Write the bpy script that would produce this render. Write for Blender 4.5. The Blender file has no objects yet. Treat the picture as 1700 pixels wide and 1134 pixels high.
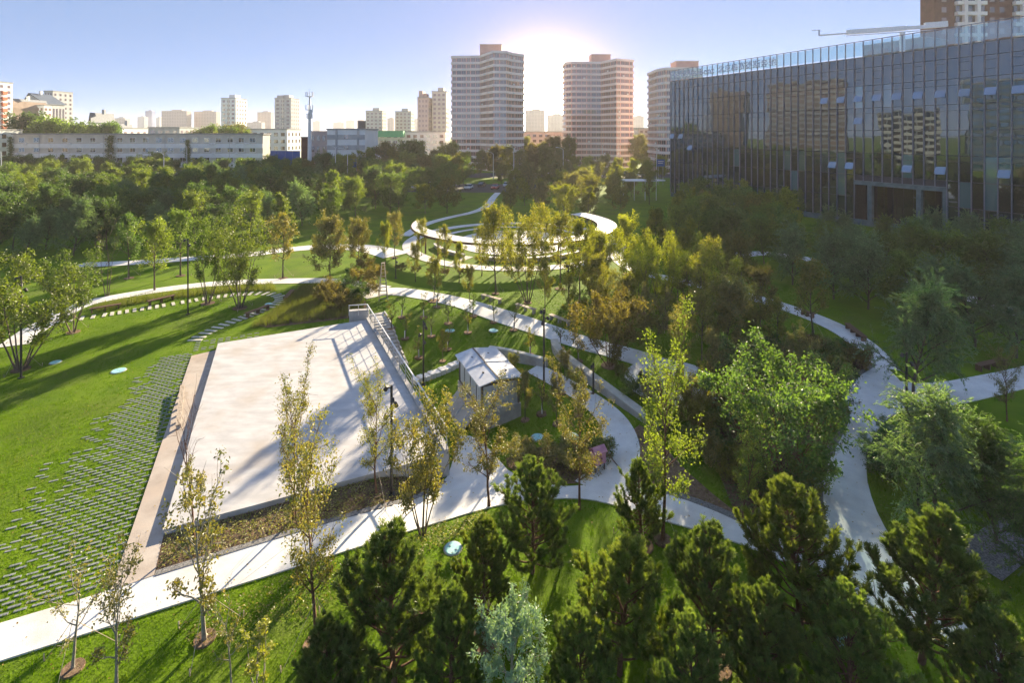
import bpy, bmesh, math, random
import numpy as np
from mathutils import Vector, Matrix, geometry

# ------------------------------------------------------------------ camera, sky, sun, exposure
SC = bpy.context.scene
COL = SC.collection
R = math.radians
F, HOR, CAMH = 840.0, 222.0, 16.0            # focal length in photo pixels, horizon row, camera height
cam_d = bpy.data.cameras.new('camera')
cam_d.sensor_width = 36.0
cam_d.lens = 36.0 * F / 1700.0
cam_d.shift_y = -(567.0 - HOR) / 1700.0
cam_d.clip_start, cam_d.clip_end = 0.2, 9000.0
cam = bpy.data.objects.new('camera', cam_d)
cam.location = (0, 0, CAMH)
cam.rotation_euler = (R(90), 0, 0)
COL.objects.link(cam)
SC.camera = cam

SUN_AZ, SUN_EL = R(20), R(16.5)                # to the right of straight ahead, as the shadows fall
GLOW = Vector(((905 - 850) / F, 1.0, (HOR - 172) / F)).normalized()   # where the sky is brightest in the photograph
sun_dir = Vector((math.sin(SUN_AZ) * math.cos(SUN_EL), math.cos(SUN_AZ) * math.cos(SUN_EL), math.sin(SUN_EL)))

world = bpy.data.worlds.new('World')
SC.world = world
world.use_nodes = True
wn, wl = world.node_tree.nodes, world.node_tree.links
wn.clear()
w_out = wn.new('ShaderNodeOutputWorld')
w_bg = wn.new('ShaderNodeBackground')
w_sky = wn.new('ShaderNodeTexSky')
w_sky.sky_type = 'NISHITA'
w_sky.sun_disc = False
w_sky.sun_elevation = SUN_EL
w_sky.sun_rotation = SUN_AZ
w_sky.altitude = 60
w_sky.air_density = 0.38
w_sky.dust_density = 0.0
w_sky.ozone_density = 5.0
w_bg.inputs['Strength'].default_value = 0.05
w_tint = wn.new('ShaderNodeMix'); w_tint.data_type = 'RGBA'; w_tint.blend_type = 'MULTIPLY'
w_tint.inputs[0].default_value = 1.0
w_tint.inputs[7].default_value = (0.72, 0.48, 0.37, 1)      # the soft lilac blue of the evening sky
wl.new(w_sky.outputs[0], w_tint.inputs[6])
wl.new(w_tint.outputs[2], w_bg.inputs['Color'])
# the bright aureole round the low sun between the towers
w_tc = wn.new('ShaderNodeTexCoord')
w_dot = wn.new('ShaderNodeVectorMath'); w_dot.operation = 'DOT_PRODUCT'
wl.new(w_tc.outputs['Generated'], w_dot.inputs[0])
w_dot.inputs[1].default_value = GLOW
w_max = wn.new('ShaderNodeMath'); w_max.operation = 'MAXIMUM'; w_max.inputs[1].default_value = 0.0
wl.new(w_dot.outputs['Value'], w_max.inputs[0])
# even light of the bright upper air over the whole dome
w_even = wn.new('ShaderNodeBackground'); w_even.inputs['Color'].default_value = (0.43, 0.62, 1.0, 1); w_even.inputs['Strength'].default_value = 0.15
w_add = wn.new('ShaderNodeAddShader')
wl.new(w_bg.outputs[0], w_add.inputs[0]); wl.new(w_even.outputs[0], w_add.inputs[1])
prev = w_add.outputs[0]
for power, strength, colour in ((1000, 12.0, (1.0, 0.84, 0.54)), (240, 0.85, (1.0, 0.56, 0.24)), (80, 0.10, (1.0, 0.46, 0.28)), (12, 0.026, (1.0, 0.42, 0.68))):
    m = wn.new('ShaderNodeMath'); m.operation = 'POWER'; m.inputs[1].default_value = power
    wl.new(w_max.outputs[0], m.inputs[0])
    s = wn.new('ShaderNodeMath'); s.operation = 'MULTIPLY'; s.inputs[1].default_value = strength
    wl.new(m.outputs[0], s.inputs[0])
    b = wn.new('ShaderNodeBackground'); b.inputs['Color'].default_value = (*colour, 1)
    wl.new(s.outputs[0], b.inputs['Strength'])
    a = wn.new('ShaderNodeAddShader')
    wl.new(prev, a.inputs[0]); wl.new(b.outputs[0], a.inputs[1])
    prev = a.outputs[0]
wl.new(prev, w_out.inputs['Surface'])

sun_d = bpy.data.lights.new('sun', 'SUN')
sun_d.energy = 5.0
sun_d.angle = R(0.6)
sun_d.color = (1.0, 0.83, 0.58)
sun = bpy.data.objects.new('sun', sun_d)
sun.rotation_euler = (-sun_dir).to_track_quat('-Z', 'Y').to_euler()
sun.location = (30, 60, 80)
COL.objects.link(sun)

vs = SC.view_settings
vs.view_transform = 'Standard'
vs.look = 'None'
vs.exposure = 1.92
vs.gamma = 1.0
vs.use_curve_mapping = False
cy = SC.cycles
cy.max_bounces = 8; cy.diffuse_bounces = 6; cy.glossy_bounces = 3
cy.transmission_bounces = 6; cy.transparent_max_bounces = 6; cy.volume_bounces = 0
cy.use_denoising = True
cy.sample_clamp_indirect = 6.0
cy.use_adaptive_sampling = True
cy.adaptive_threshold = 0.02

# ------------------------------------------------------------------ materials
MATS = {}
def new_mat(name):
    m = bpy.data.materials.new(name)
    m.use_nodes = True
    nt = m.node_tree
    nt.nodes.clear()
    out = nt.nodes.new('ShaderNodeOutputMaterial')
    MATS[name] = m
    return m, nt, out

def noise_col(nt, c1, c2, scale, detail=4, rough=0.6, lo=0.35, hi=0.65, coord='Object', stretch=None):
    tc = nt.nodes.new('ShaderNodeTexCoord')
    src = tc.outputs[coord]
    if stretch:
        mp = nt.nodes.new('ShaderNodeMapping'); mp.inputs['Scale'].default_value = stretch
        nt.links.new(src, mp.inputs[0]); src = mp.outputs[0]
    nz = nt.nodes.new('ShaderNodeTexNoise')
    nz.inputs['Scale'].default_value = scale
    nz.inputs['Detail'].default_value = detail
    nz.inputs['Roughness'].default_value = rough
    nt.links.new(src, nz.inputs['Vector'])
    rp = nt.nodes.new('ShaderNodeValToRGB')
    rp.color_ramp.elements[0].position = lo
    rp.color_ramp.elements[1].position = hi
    rp.color_ramp.elements[0].color = (*c1, 1)
    rp.color_ramp.elements[1].color = (*c2, 1)
    nt.links.new(nz.outputs['Fac'], rp.inputs[0])
    return rp.outputs[0], nz.outputs['Fac'], src

def mix(nt, a, b, fac=None, blend='MIX', f=0.5):
    m = nt.nodes.new('ShaderNodeMix'); m.data_type = 'RGBA'; m.blend_type = blend
    m.inputs[0].default_value = f
    if fac is not None: nt.links.new(fac, m.inputs[0])
    for s, v in ((m.inputs[6], a), (m.inputs[7], b)):
        if isinstance(v, tuple): s.default_value = (*v, 1)
        else: nt.links.new(v, s)
    return m.outputs[2]

def surf(name, c1, c2, scale=2.0, rough=0.8, bump=0.0, bscale=30.0, big=None, metal=0.0, spec=0.3, stretch=None, objvar=0.0):
    m, nt, out = new_mat(name)
    p = nt.nodes.new('ShaderNodeBsdfPrincipled')
    col, fac, src = noise_col(nt, c1, c2, scale, stretch=stretch)
    if big:
        c3, sc3, amt = big
        _, f3, _ = noise_col(nt, (0, 0, 0), (1, 1, 1), sc3, detail=5, lo=0.5, hi=0.72)
        mr = nt.nodes.new('ShaderNodeMapRange')
        mr.inputs[1].default_value = 0.5; mr.inputs[2].default_value = 0.7
        mr.inputs[3].default_value = 0.0; mr.inputs[4].default_value = amt
        nt.links.new(f3, mr.inputs[0])
        col = mix(nt, col, c3, mr.outputs[0])
    if objvar:
        oi = nt.nodes.new('ShaderNodeObjectInfo')
        mr = nt.nodes.new('ShaderNodeMapRange')
        mr.inputs[3].default_value = 1 - objvar; mr.inputs[4].default_value = 1 + objvar
        nt.links.new(oi.outputs['Random'], mr.inputs[0])
        vm = nt.nodes.new('ShaderNodeVectorMath'); vm.operation = 'SCALE'
        nt.links.new(col, vm.inputs[0]); nt.links.new(mr.outputs[0], vm.inputs['Scale'])
        col = vm.outputs[0]
    nt.links.new(col, p.inputs['Base Color'])
    p.inputs['Roughness'].default_value = rough
    p.inputs['Metallic'].default_value = metal
    p.inputs['Specular IOR Level'].default_value = spec
    if bump:
        nz = nt.nodes.new('ShaderNodeTexNoise'); nz.inputs['Scale'].default_value = bscale
        nz.inputs['Detail'].default_value = 5
        nt.links.new(src, nz.inputs['Vector'])
        bp = nt.nodes.new('ShaderNodeBump'); bp.inputs['Strength'].default_value = bump
        bp.inputs['Distance'].default_value = 0.05
        nt.links.new(nz.outputs['Fac'], bp.inputs['Height'])
        nt.links.new(bp.outputs[0], p.inputs['Normal'])
    nt.links.new(p.outputs[0], out.inputs['Surface'])
    return m

def leaf_mat(name, c1, c2, trans=0.45, gloss=0.05, var=0.25, c3=None, clump=1.7):
    """Leaf: each leaf its own tone between c1 and c2, lit from the front and through."""
    m, nt, out = new_mat(name)
    ge = nt.nodes.new('ShaderNodeNewGeometry')
    oi = nt.nodes.new('ShaderNodeObjectInfo')
    rp = nt.nodes.new('ShaderNodeValToRGB')
    rp.color_ramp.elements[0].color = (*c1, 1); rp.color_ramp.elements[1].color = (*c2, 1)
    if c3:
        e = rp.color_ramp.elements.new(0.93); e.color = (*c3, 1)
        rp.color_ramp.elements[1].position = 0.88
    tc = nt.nodes.new('ShaderNodeTexCoord')
    va = nt.nodes.new('ShaderNodeVectorMath'); va.operation = 'ADD'
    nt.links.new(tc.outputs['Object'], va.inputs[0]); nt.links.new(oi.outputs['Location'], va.inputs[1])
    nz = nt.nodes.new('ShaderNodeTexNoise'); nz.inputs['Scale'].default_value = clump; nz.inputs['Detail'].default_value = 2
    nt.links.new(va.outputs[0], nz.inputs['Vector'])
    nm = nt.nodes.new('ShaderNodeMapRange'); nm.inputs[1].default_value = .33; nm.inputs[2].default_value = .67
    nt.links.new(nz.outputs['Fac'], nm.inputs[0])
    ad = nt.nodes.new('ShaderNodeMix'); ad.data_type = 'FLOAT'; ad.inputs[0].default_value = .5     # leaf by leaf, and spray by spray
    nt.links.new(ge.outputs['Random Per Island'], ad.inputs[2]); nt.links.new(nm.outputs[0], ad.inputs[3])
    nt.links.new(ad.outputs[0], rp.inputs[0])
    mr = nt.nodes.new('ShaderNodeMapRange')
    mr.inputs[3].default_value = 1 - var; mr.inputs[4].default_value = 1 + var
    nt.links.new(oi.outputs['Random'], mr.inputs[0])
    vm = nt.nodes.new('ShaderNodeVectorMath'); vm.operation = 'SCALE'
    nt.links.new(rp.outputs[0], vm.inputs[0]); nt.links.new(mr.outputs[0], vm.inputs['Scale'])
    d = nt.nodes.new('ShaderNodeBsdfDiffuse'); t = nt.nodes.new('ShaderNodeBsdfTranslucent')
    nt.links.new(vm.outputs[0], d.inputs['Color'])
    tv = nt.nodes.new('ShaderNodeVectorMath'); tv.operation = 'MULTIPLY'
    tv.inputs[1].default_value = (1.55, 1.5, 0.5)
    nt.links.new(vm.outputs[0], tv.inputs[0]); nt.links.new(tv.outputs[0], t.inputs['Color'])
    ms = nt.nodes.new('ShaderNodeMixShader'); ms.inputs[0].default_value = trans
    nt.links.new(d.outputs[0], ms.inputs[1]); nt.links.new(t.outputs[0], ms.inputs[2])
    g = nt.nodes.new('ShaderNodeBsdfGlossy'); g.inputs['Roughness'].default_value = 0.45
    ms2 = nt.nodes.new('ShaderNodeMixShader'); ms2.inputs[0].default_value = gloss
    nt.links.new(ms.outputs[0], ms2.inputs[1]); nt.links.new(g.outputs[0], ms2.inputs[2])
    nt.links.new(ms2.outputs[0], out.inputs['Surface'])
    return m

def glass_mat(name, tint, refl, wav=0.02, wscale=0.8, rough=0.015):
    """Reflective window glass over a dim interior, slightly wavy."""
    m, nt, out = new_mat(name)
    oi = nt.nodes.new('ShaderNodeObjectInfo')
    d = nt.nodes.new('ShaderNodeBsdfDiffuse')
    mr = nt.nodes.new('ShaderNodeMapRange'); mr.inputs[3].default_value = 0.5; mr.inputs[4].default_value = 1.6
    nt.links.new(oi.outputs['Random'], mr.inputs[0])
    vm = nt.nodes.new('ShaderNodeVectorMath'); vm.operation = 'SCALE'; vm.inputs[0].default_value = tint
    nt.links.new(mr.outputs[0], vm.inputs['Scale']); nt.links.new(vm.outputs[0], d.inputs['Color'])
    g = nt.nodes.new('ShaderNodeBsdfGlossy'); g.inputs['Roughness'].default_value = rough
    g.inputs['Color'].default_value = (0.72, 0.88, 1.0, 1)
    tc = nt.nodes.new('ShaderNodeTexCoord')
    ad = nt.nodes.new('ShaderNodeVectorMath'); ad.operation = 'ADD'
    nt.links.new(tc.outputs['Object'], ad.inputs[0]); nt.links.new(oi.outputs['Location'], ad.inputs[1])
    nz = nt.nodes.new('ShaderNodeTexNoise'); nz.inputs['Scale'].default_value = wscale; nz.inputs['Detail'].default_value = 1
    nt.links.new(ad.outputs[0], nz.inputs['Vector'])
    bp = nt.nodes.new('ShaderNodeBump'); bp.inputs['Strength'].default_value = 1.0; bp.inputs['Distance'].default_value = wav
    nt.links.new(nz.outputs['Fac'], bp.inputs['Height']); nt.links.new(bp.outputs[0], g.inputs['Normal'])
    fr = nt.nodes.new('ShaderNodeFresnel'); fr.inputs['IOR'].default_value = 1.5
    fm = nt.nodes.new('ShaderNodeMapRange'); fm.inputs[3].default_value = refl; fm.inputs[4].default_value = 1.0
    nt.links.new(fr.outputs[0], fm.inputs[0])
    ms = nt.nodes.new('ShaderNodeMixShader')
    nt.links.new(fm.outputs[0], ms.inputs[0]); nt.links.new(d.outputs[0], ms.inputs[1]); nt.links.new(g.outputs[0], ms.inputs[2])
    nt.links.new(ms.outputs[0], out.inputs['Surface'])
    return m

def clear_glass(name, tint=(0.75, 0.9, 0.92), refl=0.25):
    m, nt, out = new_mat(name)
    t = nt.nodes.new('ShaderNodeBsdfTransparent'); t.inputs['Color'].default_value = (*tint, 1)
    g = nt.nodes.new('ShaderNodeBsdfGlossy'); g.inputs['Roughness'].default_value = 0.03
    ms = nt.nodes.new('ShaderNodeMixShader'); ms.inputs[0].default_value = refl
    nt.links.new(t.outputs[0], ms.inputs[1]); nt.links.new(g.outputs[0], ms.inputs[2])
    nt.links.new(ms.outputs[0], out.inputs['Surface'])
    return m

surf('grass', (0.080, 0.150, 0.004), (0.130, 0.210, 0.007), 0.35, 0.95, 0.6, 14, big=((0.10, 0.12, 0.03), 0.22, 0.55), spec=0.1)
surf('soil', (0.10, 0.065, 0.04), (0.19, 0.13, 0.085), 3.0, 0.95, 0.6, 20, spec=0.1)
surf('mulch', (0.16, 0.10, 0.065), (0.30, 0.21, 0.14), 6.0, 0.95, 0.8, 40, spec=0.1)
surf('paving', (0.63, 0.62, 0.60), (0.74, 0.73, 0.70), 1.2, 0.75, 0.12, 25, big=((0.46, 0.40, 0.34), 0.35, 0.55))
surf('slab', (0.45, 0.44, 0.435), (0.57, 0.555, 0.545), 0.9, 0.7, 0.1, 18, big=((0.42, 0.36, 0.30), 0.34, 0.7), stretch=(1, 2.2, 1))
surf('strip_paving', (0.36, 0.30, 0.25), (0.50, 0.44, 0.38), 0.8, 0.8, 0.15, 25, big=((0.40, 0.27, 0.18), 0.4, 0.6))
surf('concrete', (0.33, 0.32, 0.31), (0.45, 0.44, 0.42), 1.5, 0.85, 0.25, 12, big=((0.24, 0.22, 0.21), 0.7, 0.5))
surf('paver', (0.19, 0.21, 0.21), (0.32, 0.33, 0.33), 2.0, 0.85, 0.2, 30, objvar=0.12)
surf('pale_paver', (0.46, 0.44, 0.38), (0.60, 0.57, 0.50), 2.0, 0.85, 0.2, 30, objvar=0.10)
surf('gravel', (0.12, 0.12, 0.12), (0.34, 0.33, 0.32), 16.0, 0.9, 1.0, 40)
surf('asphalt', (0.05, 0.05, 0.052), (0.075, 0.073, 0.07), 1.0, 0.9)
surf('bark', (0.085, 0.065, 0.05), (0.17, 0.13, 0.10), 8.0, 0.95, 0.5, 30, stretch=(1, 1, 0.2))
surf('red_bark', (0.11, 0.055, 0.035), (0.20, 0.11, 0.07), 8.0, 0.95, 0.5, 30)
surf('pale_bark', (0.22, 0.20, 0.17), (0.33, 0.30, 0.25), 6.0, 0.9, 0.4, 30)
surf('whitewash', (0.66, 0.65, 0.62), (0.80, 0.79, 0.76), 9.0, 0.9)
surf('black_metal', (0.015, 0.015, 0.017), (0.03, 0.03, 0.032), 5.0, 0.5, spec=0.5)
surf('lamp_white', (0.62, 0.63, 0.64), (0.74, 0.74, 0.74), 3.0, 0.45)
surf('steel', (0.48, 0.48, 0.49), (0.62, 0.62, 0.62), 3.0, 0.35, metal=0.6)
surf('timber', (0.10, 0.055, 0.035), (0.19, 0.11, 0.07), 4.0, 0.7, 0.3, 18, stretch=(8, 8, 1))
surf('pale_timber', (0.40, 0.32, 0.24), (0.58, 0.48, 0.38), 5.0, 0.8, 0.2, 20)
surf('canopy_white', (0.70, 0.68, 0.66), (0.80, 0.78, 0.76), 0.5, 0.55, big=((0.60, 0.55, 0.50), 0.3, 0.5))
surf('cabin_wall', (0.42, 0.45, 0.48), (0.50, 0.53, 0.56), 1.2, 0.5, big=((0.36, 0.37, 0.37), 0.9, 0.5))
surf('cabin_roof', (0.50, 0.51, 0.53), (0.66, 0.67, 0.69), 0.9, 0.5, 0.05, 8, big=((0.36, 0.37, 0.40), 0.8, 0.7))
surf('cabin_trim', (0.05, 0.045, 0.055), (0.08, 0.07, 0.08), 3.0, 0.6)
surf('pit_lid', (0.30, 0.62, 0.62), (0.45, 0.76, 0.74), 3.0, 0.5, 0.1, 20, big=((0.26, 0.45, 0.44), 2.2, 0.6))
surf('pink_paint', (0.50, 0.22, 0.30), (0.60, 0.29, 0.37), 4.0, 0.5)
surf('orange_paint', (0.60, 0.15, 0.02), (0.75, 0.24, 0.03), 6.0, 0.5)
surf('red_paint', (0.55, 0.05, 0.03), (0.65, 0.08, 0.05), 6.0, 0.5)
surf('blue_sheet', (0.02, 0.08, 0.28), (0.03, 0.11, 0.36), 0.6, 0.5)
surf('white_wall', (0.70, 0.72, 0.72), (0.80, 0.81, 0.80), 0.5, 0.85, big=((0.60, 0.60, 0.57), 0.25, 0.6))
surf('grey_wall', (0.36, 0.37, 0.39), (0.44, 0.45, 0.46), 0.5, 0.85, big=((0.28, 0.29, 0.30), 0.2, 0.5))
surf('cream_wall', (0.50, 0.48, 0.43), (0.60, 0.57, 0.51), 0.4, 0.85)
surf('pink_wall', (0.42, 0.33, 0.31), (0.50, 0.40, 0.37), 0.4, 0.85)
surf('brown_wall', (0.20, 0.15, 0.12), (0.26, 0.20, 0.16), 0.5, 0.9)
surf('brick_wall', (0.085, 0.032, 0.034), (0.13, 0.05, 0.046), 0.6, 0.9)
surf('orange_wall', (0.45, 0.13, 0.06), (0.55, 0.18, 0.09), 0.6, 0.85)
surf('slate_roof', (0.06, 0.09, 0.13), (0.10, 0.13, 0.18), 1.2, 0.6)
surf('tower_band', (0.80, 0.70, 0.65), (0.88, 0.78, 0.73), 0.4, 0.8, big=((0.52, 0.42, 0.38), 0.2, 0.6))
surf('tower_wall', (0.62, 0.34, 0.27), (0.70, 0.42, 0.34), 0.5, 0.85)
surf('frame_dark', (0.045, 0.045, 0.055), (0.07, 0.07, 0.085), 2.0, 0.45, spec=0.5)
surf('fin', (0.17, 0.17, 0.22), (0.24, 0.24, 0.30), 0.6, 0.4, spec=0.5, metal=0.3)
surf('roof_grey', (0.25, 0.26, 0.27), (0.34, 0.34, 0.34), 0.8, 0.9)
surf('letter', (0.42, 0.44, 0.62), (0.52, 0.54, 0.70), 2.0, 0.4)
surf('blind', (0.24, 0.38, 0.40), (0.32, 0.46, 0.47), 0.8, 0.7)
surf('stone_frame', (0.10, 0.14, 0.15), (0.16, 0.20, 0.21), 1.0, 0.6)
surf('tyre', (0.02, 0.02, 0.02), (0.03, 0.03, 0.03), 3, 0.9)
for n, c in (('white', (0.7, 0.7, 0.7)), ('silver', (0.42, 0.43, 0.45)), ('black', (0.03, 0.03, 0.035)), ('red', (0.4, 0.04, 0.03)), ('blue', (0.06, 0.12, 0.35))):
    surf('car_' + n, c, tuple(v * 1.1 for v in c), 1, 0.3, spec=0.6)
surf('green_roof', (0.06, 0.34, 0.16), (0.08, 0.42, 0.2), 1, 0.7)
glass_mat('facade_glass', (0.010, 0.018, 0.024), 0.13, 0.003, 0.6)
glass_mat('vent_glass', (0.03, 0.06, 0.14), 0.30, 0.002, 0.6)
glass_mat('far_glass', (0.20, 0.13, 0.115), 0.09, 0.01, 0.5)
glass_mat('dark_glass', (0.02, 0.022, 0.026), 0.12, 0.004, 0.5)
glass_mat('blind_glass', (0.07, 0.13, 0.14), 0.18, 0.008, 0.7)
glass_mat('blue_glass', (0.05, 0.14, 0.25), 0.35, 0.01, 0.5)
clear_glass('parapet_glass')
def lawn_blades():
    m, nt, out = new_mat('grass_blade')
    ge = nt.nodes.new('ShaderNodeNewGeometry')
    rp = nt.nodes.new('ShaderNodeValToRGB')
    rp.color_ramp.elements[0].color = (0.080, 0.180, 0.002, 1); rp.color_ramp.elements[1].color = (0.180, 0.310, 0.004, 1)
    nt.links.new(ge.outputs['Random Per Island'], rp.inputs[0])
    tc = nt.nodes.new('ShaderNodeTexCoord')
    col = rp.outputs[0]
    for scale, lo, hi, c, amt in ((0.55, .52, .72, (0.20, 0.23, 0.03), .6), (0.16, .45, .62, (0.075, 0.13, 0.008), .55), (2.2, .58, .74, (0.26, 0.22, 0.08), .6)):
        nz = nt.nodes.new('ShaderNodeTexNoise'); nz.inputs['Scale'].default_value = scale; nz.inputs['Detail'].default_value = 5
        nt.links.new(tc.outputs['Object'], nz.inputs['Vector'])
        mr = nt.nodes.new('ShaderNodeMapRange'); mr.inputs[1].default_value = lo; mr.inputs[2].default_value = hi; mr.inputs[4].default_value = amt
        nt.links.new(nz.outputs['Fac'], mr.inputs[0])
        col = mix(nt, col, c, mr.outputs[0])
    d = nt.nodes.new('ShaderNodeBsdfDiffuse'); t = nt.nodes.new('ShaderNodeBsdfTranslucent')
    nt.links.new(col, d.inputs[0]); nt.links.new(col, t.inputs[0])
    ms = nt.nodes.new('ShaderNodeMixShader'); ms.inputs[0].default_value = 0.55
    nt.links.new(d.outputs[0], ms.inputs[1]); nt.links.new(t.outputs[0], ms.inputs[2]); nt.links.new(ms.outputs[0], out.inputs['Surface'])
lawn_blades()
leaf_mat('dry_leaf', (0.20, 0.11, 0.03), (0.42, 0.30, 0.09), 0.3, 0.03, 0.0)
leaf_mat('cover_leaf', (0.16, 0.18, 0.05), (0.34, 0.33, 0.13), 0.4, 0.03, 0.0)
leaf_mat('reed', (0.08, 0.11, 0.025), (0.16, 0.18, 0.05), 0.5, 0.03, 0.1)
leaf_mat('leaf_green', (0.054, 0.101, 0.014), (0.179, 0.263, 0.040), 0.50, 0.05, 0.25)
leaf_mat('leaf_bright', (0.078, 0.123, 0.014), (0.227, 0.292, 0.040), 0.50, 0.05, 0.2)
leaf_mat('leaf_deep', (0.032, 0.076, 0.022), (0.118, 0.196, 0.045), 0.50, 0.05, 0.25)
leaf_mat('leaf_young', (0.070, 0.115, 0.030), (0.190, 0.240, 0.062), 0.44, 0.07, 0.2, c3=(0.270, 0.220, 0.050))
leaf_mat('leaf_gold', (0.105, 0.140, 0.012), (0.310, 0.325, 0.028), 0.5, 0.04, 0.25)
leaf_mat('leaf_olive', (0.085, 0.125, 0.022), (0.255, 0.310, 0.052), 0.50, 0.04, 0.25, c3=(0.240, 0.220, 0.040))
leaf_mat('leaf_russet', (0.068, 0.065, 0.018), (0.207, 0.174, 0.043), 0.50, 0.04, 0.2)
leaf_mat('leaf_willow', (0.065, 0.126, 0.061), (0.218, 0.342, 0.168), 0.50, 0.06, 0.2)
leaf_mat('leaf_ash', (0.123, 0.225, 0.152), (0.290, 0.420, 0.275), 0.35, 0.10, 0.0)
leaf_mat('leaf_pine', (0.050, 0.098, 0.028), (0.205, 0.275, 0.060), 0.38, 0.05, 0.2, clump=2.6)
leaf_mat('leaf_pine_bright', (0.060, 0.105, 0.022), (0.235, 0.285, 0.050), 0.38, 0.05, 0.15, clump=2.6)
leaf_mat('leaf_yellow', (0.20, 0.23, 0.03), (0.36, 0.37, 0.06), 0.5, 0.05, 0.0)

# ------------------------------------------------------------------ helpers
def tag(o, label=None, cat=None, group=None, kind=None):
    if label: o['label'] = label
    if cat: o['category'] = cat
    if group: o['group'] = group
    if kind: o['kind'] = kind
    return o

def thing(name, label, cat, loc=(0, 0, 0), rotz=0.0, group=None):
    o = bpy.data.objects.new(name, None)
    o.empty_display_size = 0.3
    COL.objects.link(o)
    o.location = loc
    o.rotation_euler = (0, 0, rotz)
    return tag(o, label, cat, group)

def link(name, me, parent=None, mats=None, loc=None, rot=None, scale=None):
    o = bpy.data.objects.new(name, me)
    COL.objects.link(o)
    if mats:
        for i, m in enumerate(mats):
            if i < len(me.materials): continue
            me.materials.append(MATS[m])
    if parent is not None: o.parent = parent
    if loc is not None: o.location = loc
    if rot is not None: o.rotation_euler = rot
    if scale is not None: o.scale = scale
    return o

def inst(o, parent=None, loc=None, rot=None, scale=None):
    c = o.copy()
    COL.objects.link(c)
    c.parent = parent
    if loc is not None: c.location = loc
    if rot is not None: c.rotation_euler = rot
    if scale is not None: c.scale = scale
    return c

class MB:
    """Collects shapes into one mesh."""
    def __init__(s): s.v = []; s.f = []; s.m = []
    def add(s, vs, fs, mi=0):
        n = len(s.v)
        s.v.extend([tuple(p) for p in vs])
        for f in fs:
            s.f.append(tuple(n + i for i in f)); s.m.append(mi)
        return s
    def box(s, c, d, rz=0.0, mi=0, rx=0.0):
        x, y, z = (t / 2 for t in d)
        vs = [Vector((sx * x, sy * y, sz * z)) for sz in (-1, 1) for sx, sy in ((-1, -1), (1, -1), (1, 1), (-1, 1))]
        M = Matrix.Rotation(rz, 3, 'Z') @ Matrix.Rotation(rx, 3, 'X')
        vs = [M @ v + Vector(c) for v in vs]
        return s.add(vs, [(3, 2, 1, 0), (4, 5, 6, 7), (0, 1, 5, 4), (1, 2, 6, 5), (2, 3, 7, 6), (3, 0, 4, 7)], mi)
    def prism(s, poly, z0, z1, mi=0, top=None):
        n = len(poly)
        a = sum(poly[i][0] * poly[(i + 1) % n][1] - poly[(i + 1) % n][0] * poly[i][1] for i in range(n))
        if a < 0: poly = poly[::-1]
        vs = [(x, y, z0) for x, y in poly] + [(x, y, z1) for x, y in poly]
        fs = [tuple(range(n - 1, -1, -1))] + [(i, (i + 1) % n, n + (i + 1) % n, n + i) for i in range(n)]
        s.add(vs, fs, mi)
        s.add([(x, y, z1) for x, y in poly], [tuple(range(n))], mi if top is None else top)
        return s
    def tube(s, pts, rad, k=6, mi=0, cap=True):
        pts = [Vector(p) for p in pts]
        if not hasattr(rad, '__len__'): rad = [rad] * len(pts)
        vs = []
        for i, p in enumerate(pts):
            t = (pts[min(i + 1, len(pts) - 1)] - pts[max(i - 1, 0)]).normalized()
            a = t.cross(Vector((0, 0, 1)) if abs(t.z) < 0.9 else Vector((1, 0, 0))).normalized()
            b = t.cross(a)
            for j in range(k):
                w = 2 * math.pi * j / k
                vs.append(p + (a * math.cos(w) + b * math.sin(w)) * rad[i])
        fs = []
        for i in range(len(pts) - 1):
            for j in range(k):
                fs.append((i * k + j, i * k + (j + 1) % k, (i + 1) * k + (j + 1) % k, (i + 1) * k + j))
        if cap:
            fs.append(tuple(range(k - 1, -1, -1))); fs.append(tuple((len(pts) - 1) * k + j for j in range(k)))
        return s.add(vs, fs, mi)
    def mesh(s, name, mats):
        me = bpy.data.meshes.new(name)
        me.from_pydata(s.v, [], s.f)
        for m in mats: me.materials.append(MATS[m])
        me.polygons.foreach_set('material_index', s.m)
        me.update()
        bm = bmesh.new(); bm.from_mesh(me)
        bmesh.ops.recalc_face_normals(bm, faces=bm.faces)
        bm.to_mesh(me); bm.free()
        return me
    def build(s, name, mats, parent=None, loc=None, rot=None, scale=None):
        if isinstance(mats, str): mats = [mats]
        return link(name, s.mesh(name, mats), parent, None, loc, rot, scale)

def smooth(o):
    o.data.polygons.foreach_set('use_smooth', [True] * len(o.data.polygons))
    return o

def np_mesh(name, verts, faces, mat, smooth_=False):
    """verts (n,3) and faces (m,k) arrays to a mesh."""
    me = bpy.data.meshes.new(name)
    verts = np.asarray(verts, dtype=np.float32); faces = np.asarray(faces, dtype=np.int32)
    k = faces.shape[1]
    me.vertices.add(len(verts)); me.vertices.foreach_set('co', verts.ravel())
    me.loops.add(faces.size); me.loops.foreach_set('vertex_index', faces.ravel())
    me.polygons.add(len(faces))
    me.polygons.foreach_set('loop_start', np.arange(0, faces.size, k, dtype=np.int32))
    me.polygons.foreach_set('use_smooth', np.full(len(faces), smooth_))
    if mat: me.materials.append(MATS[mat])
    me.update(calc_edges=True)
    return me

def ss(a, b, x):
    t = np.clip((x - a) / (b - a), 0, 1)
    return t * t * (3 - 2 * t)

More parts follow.
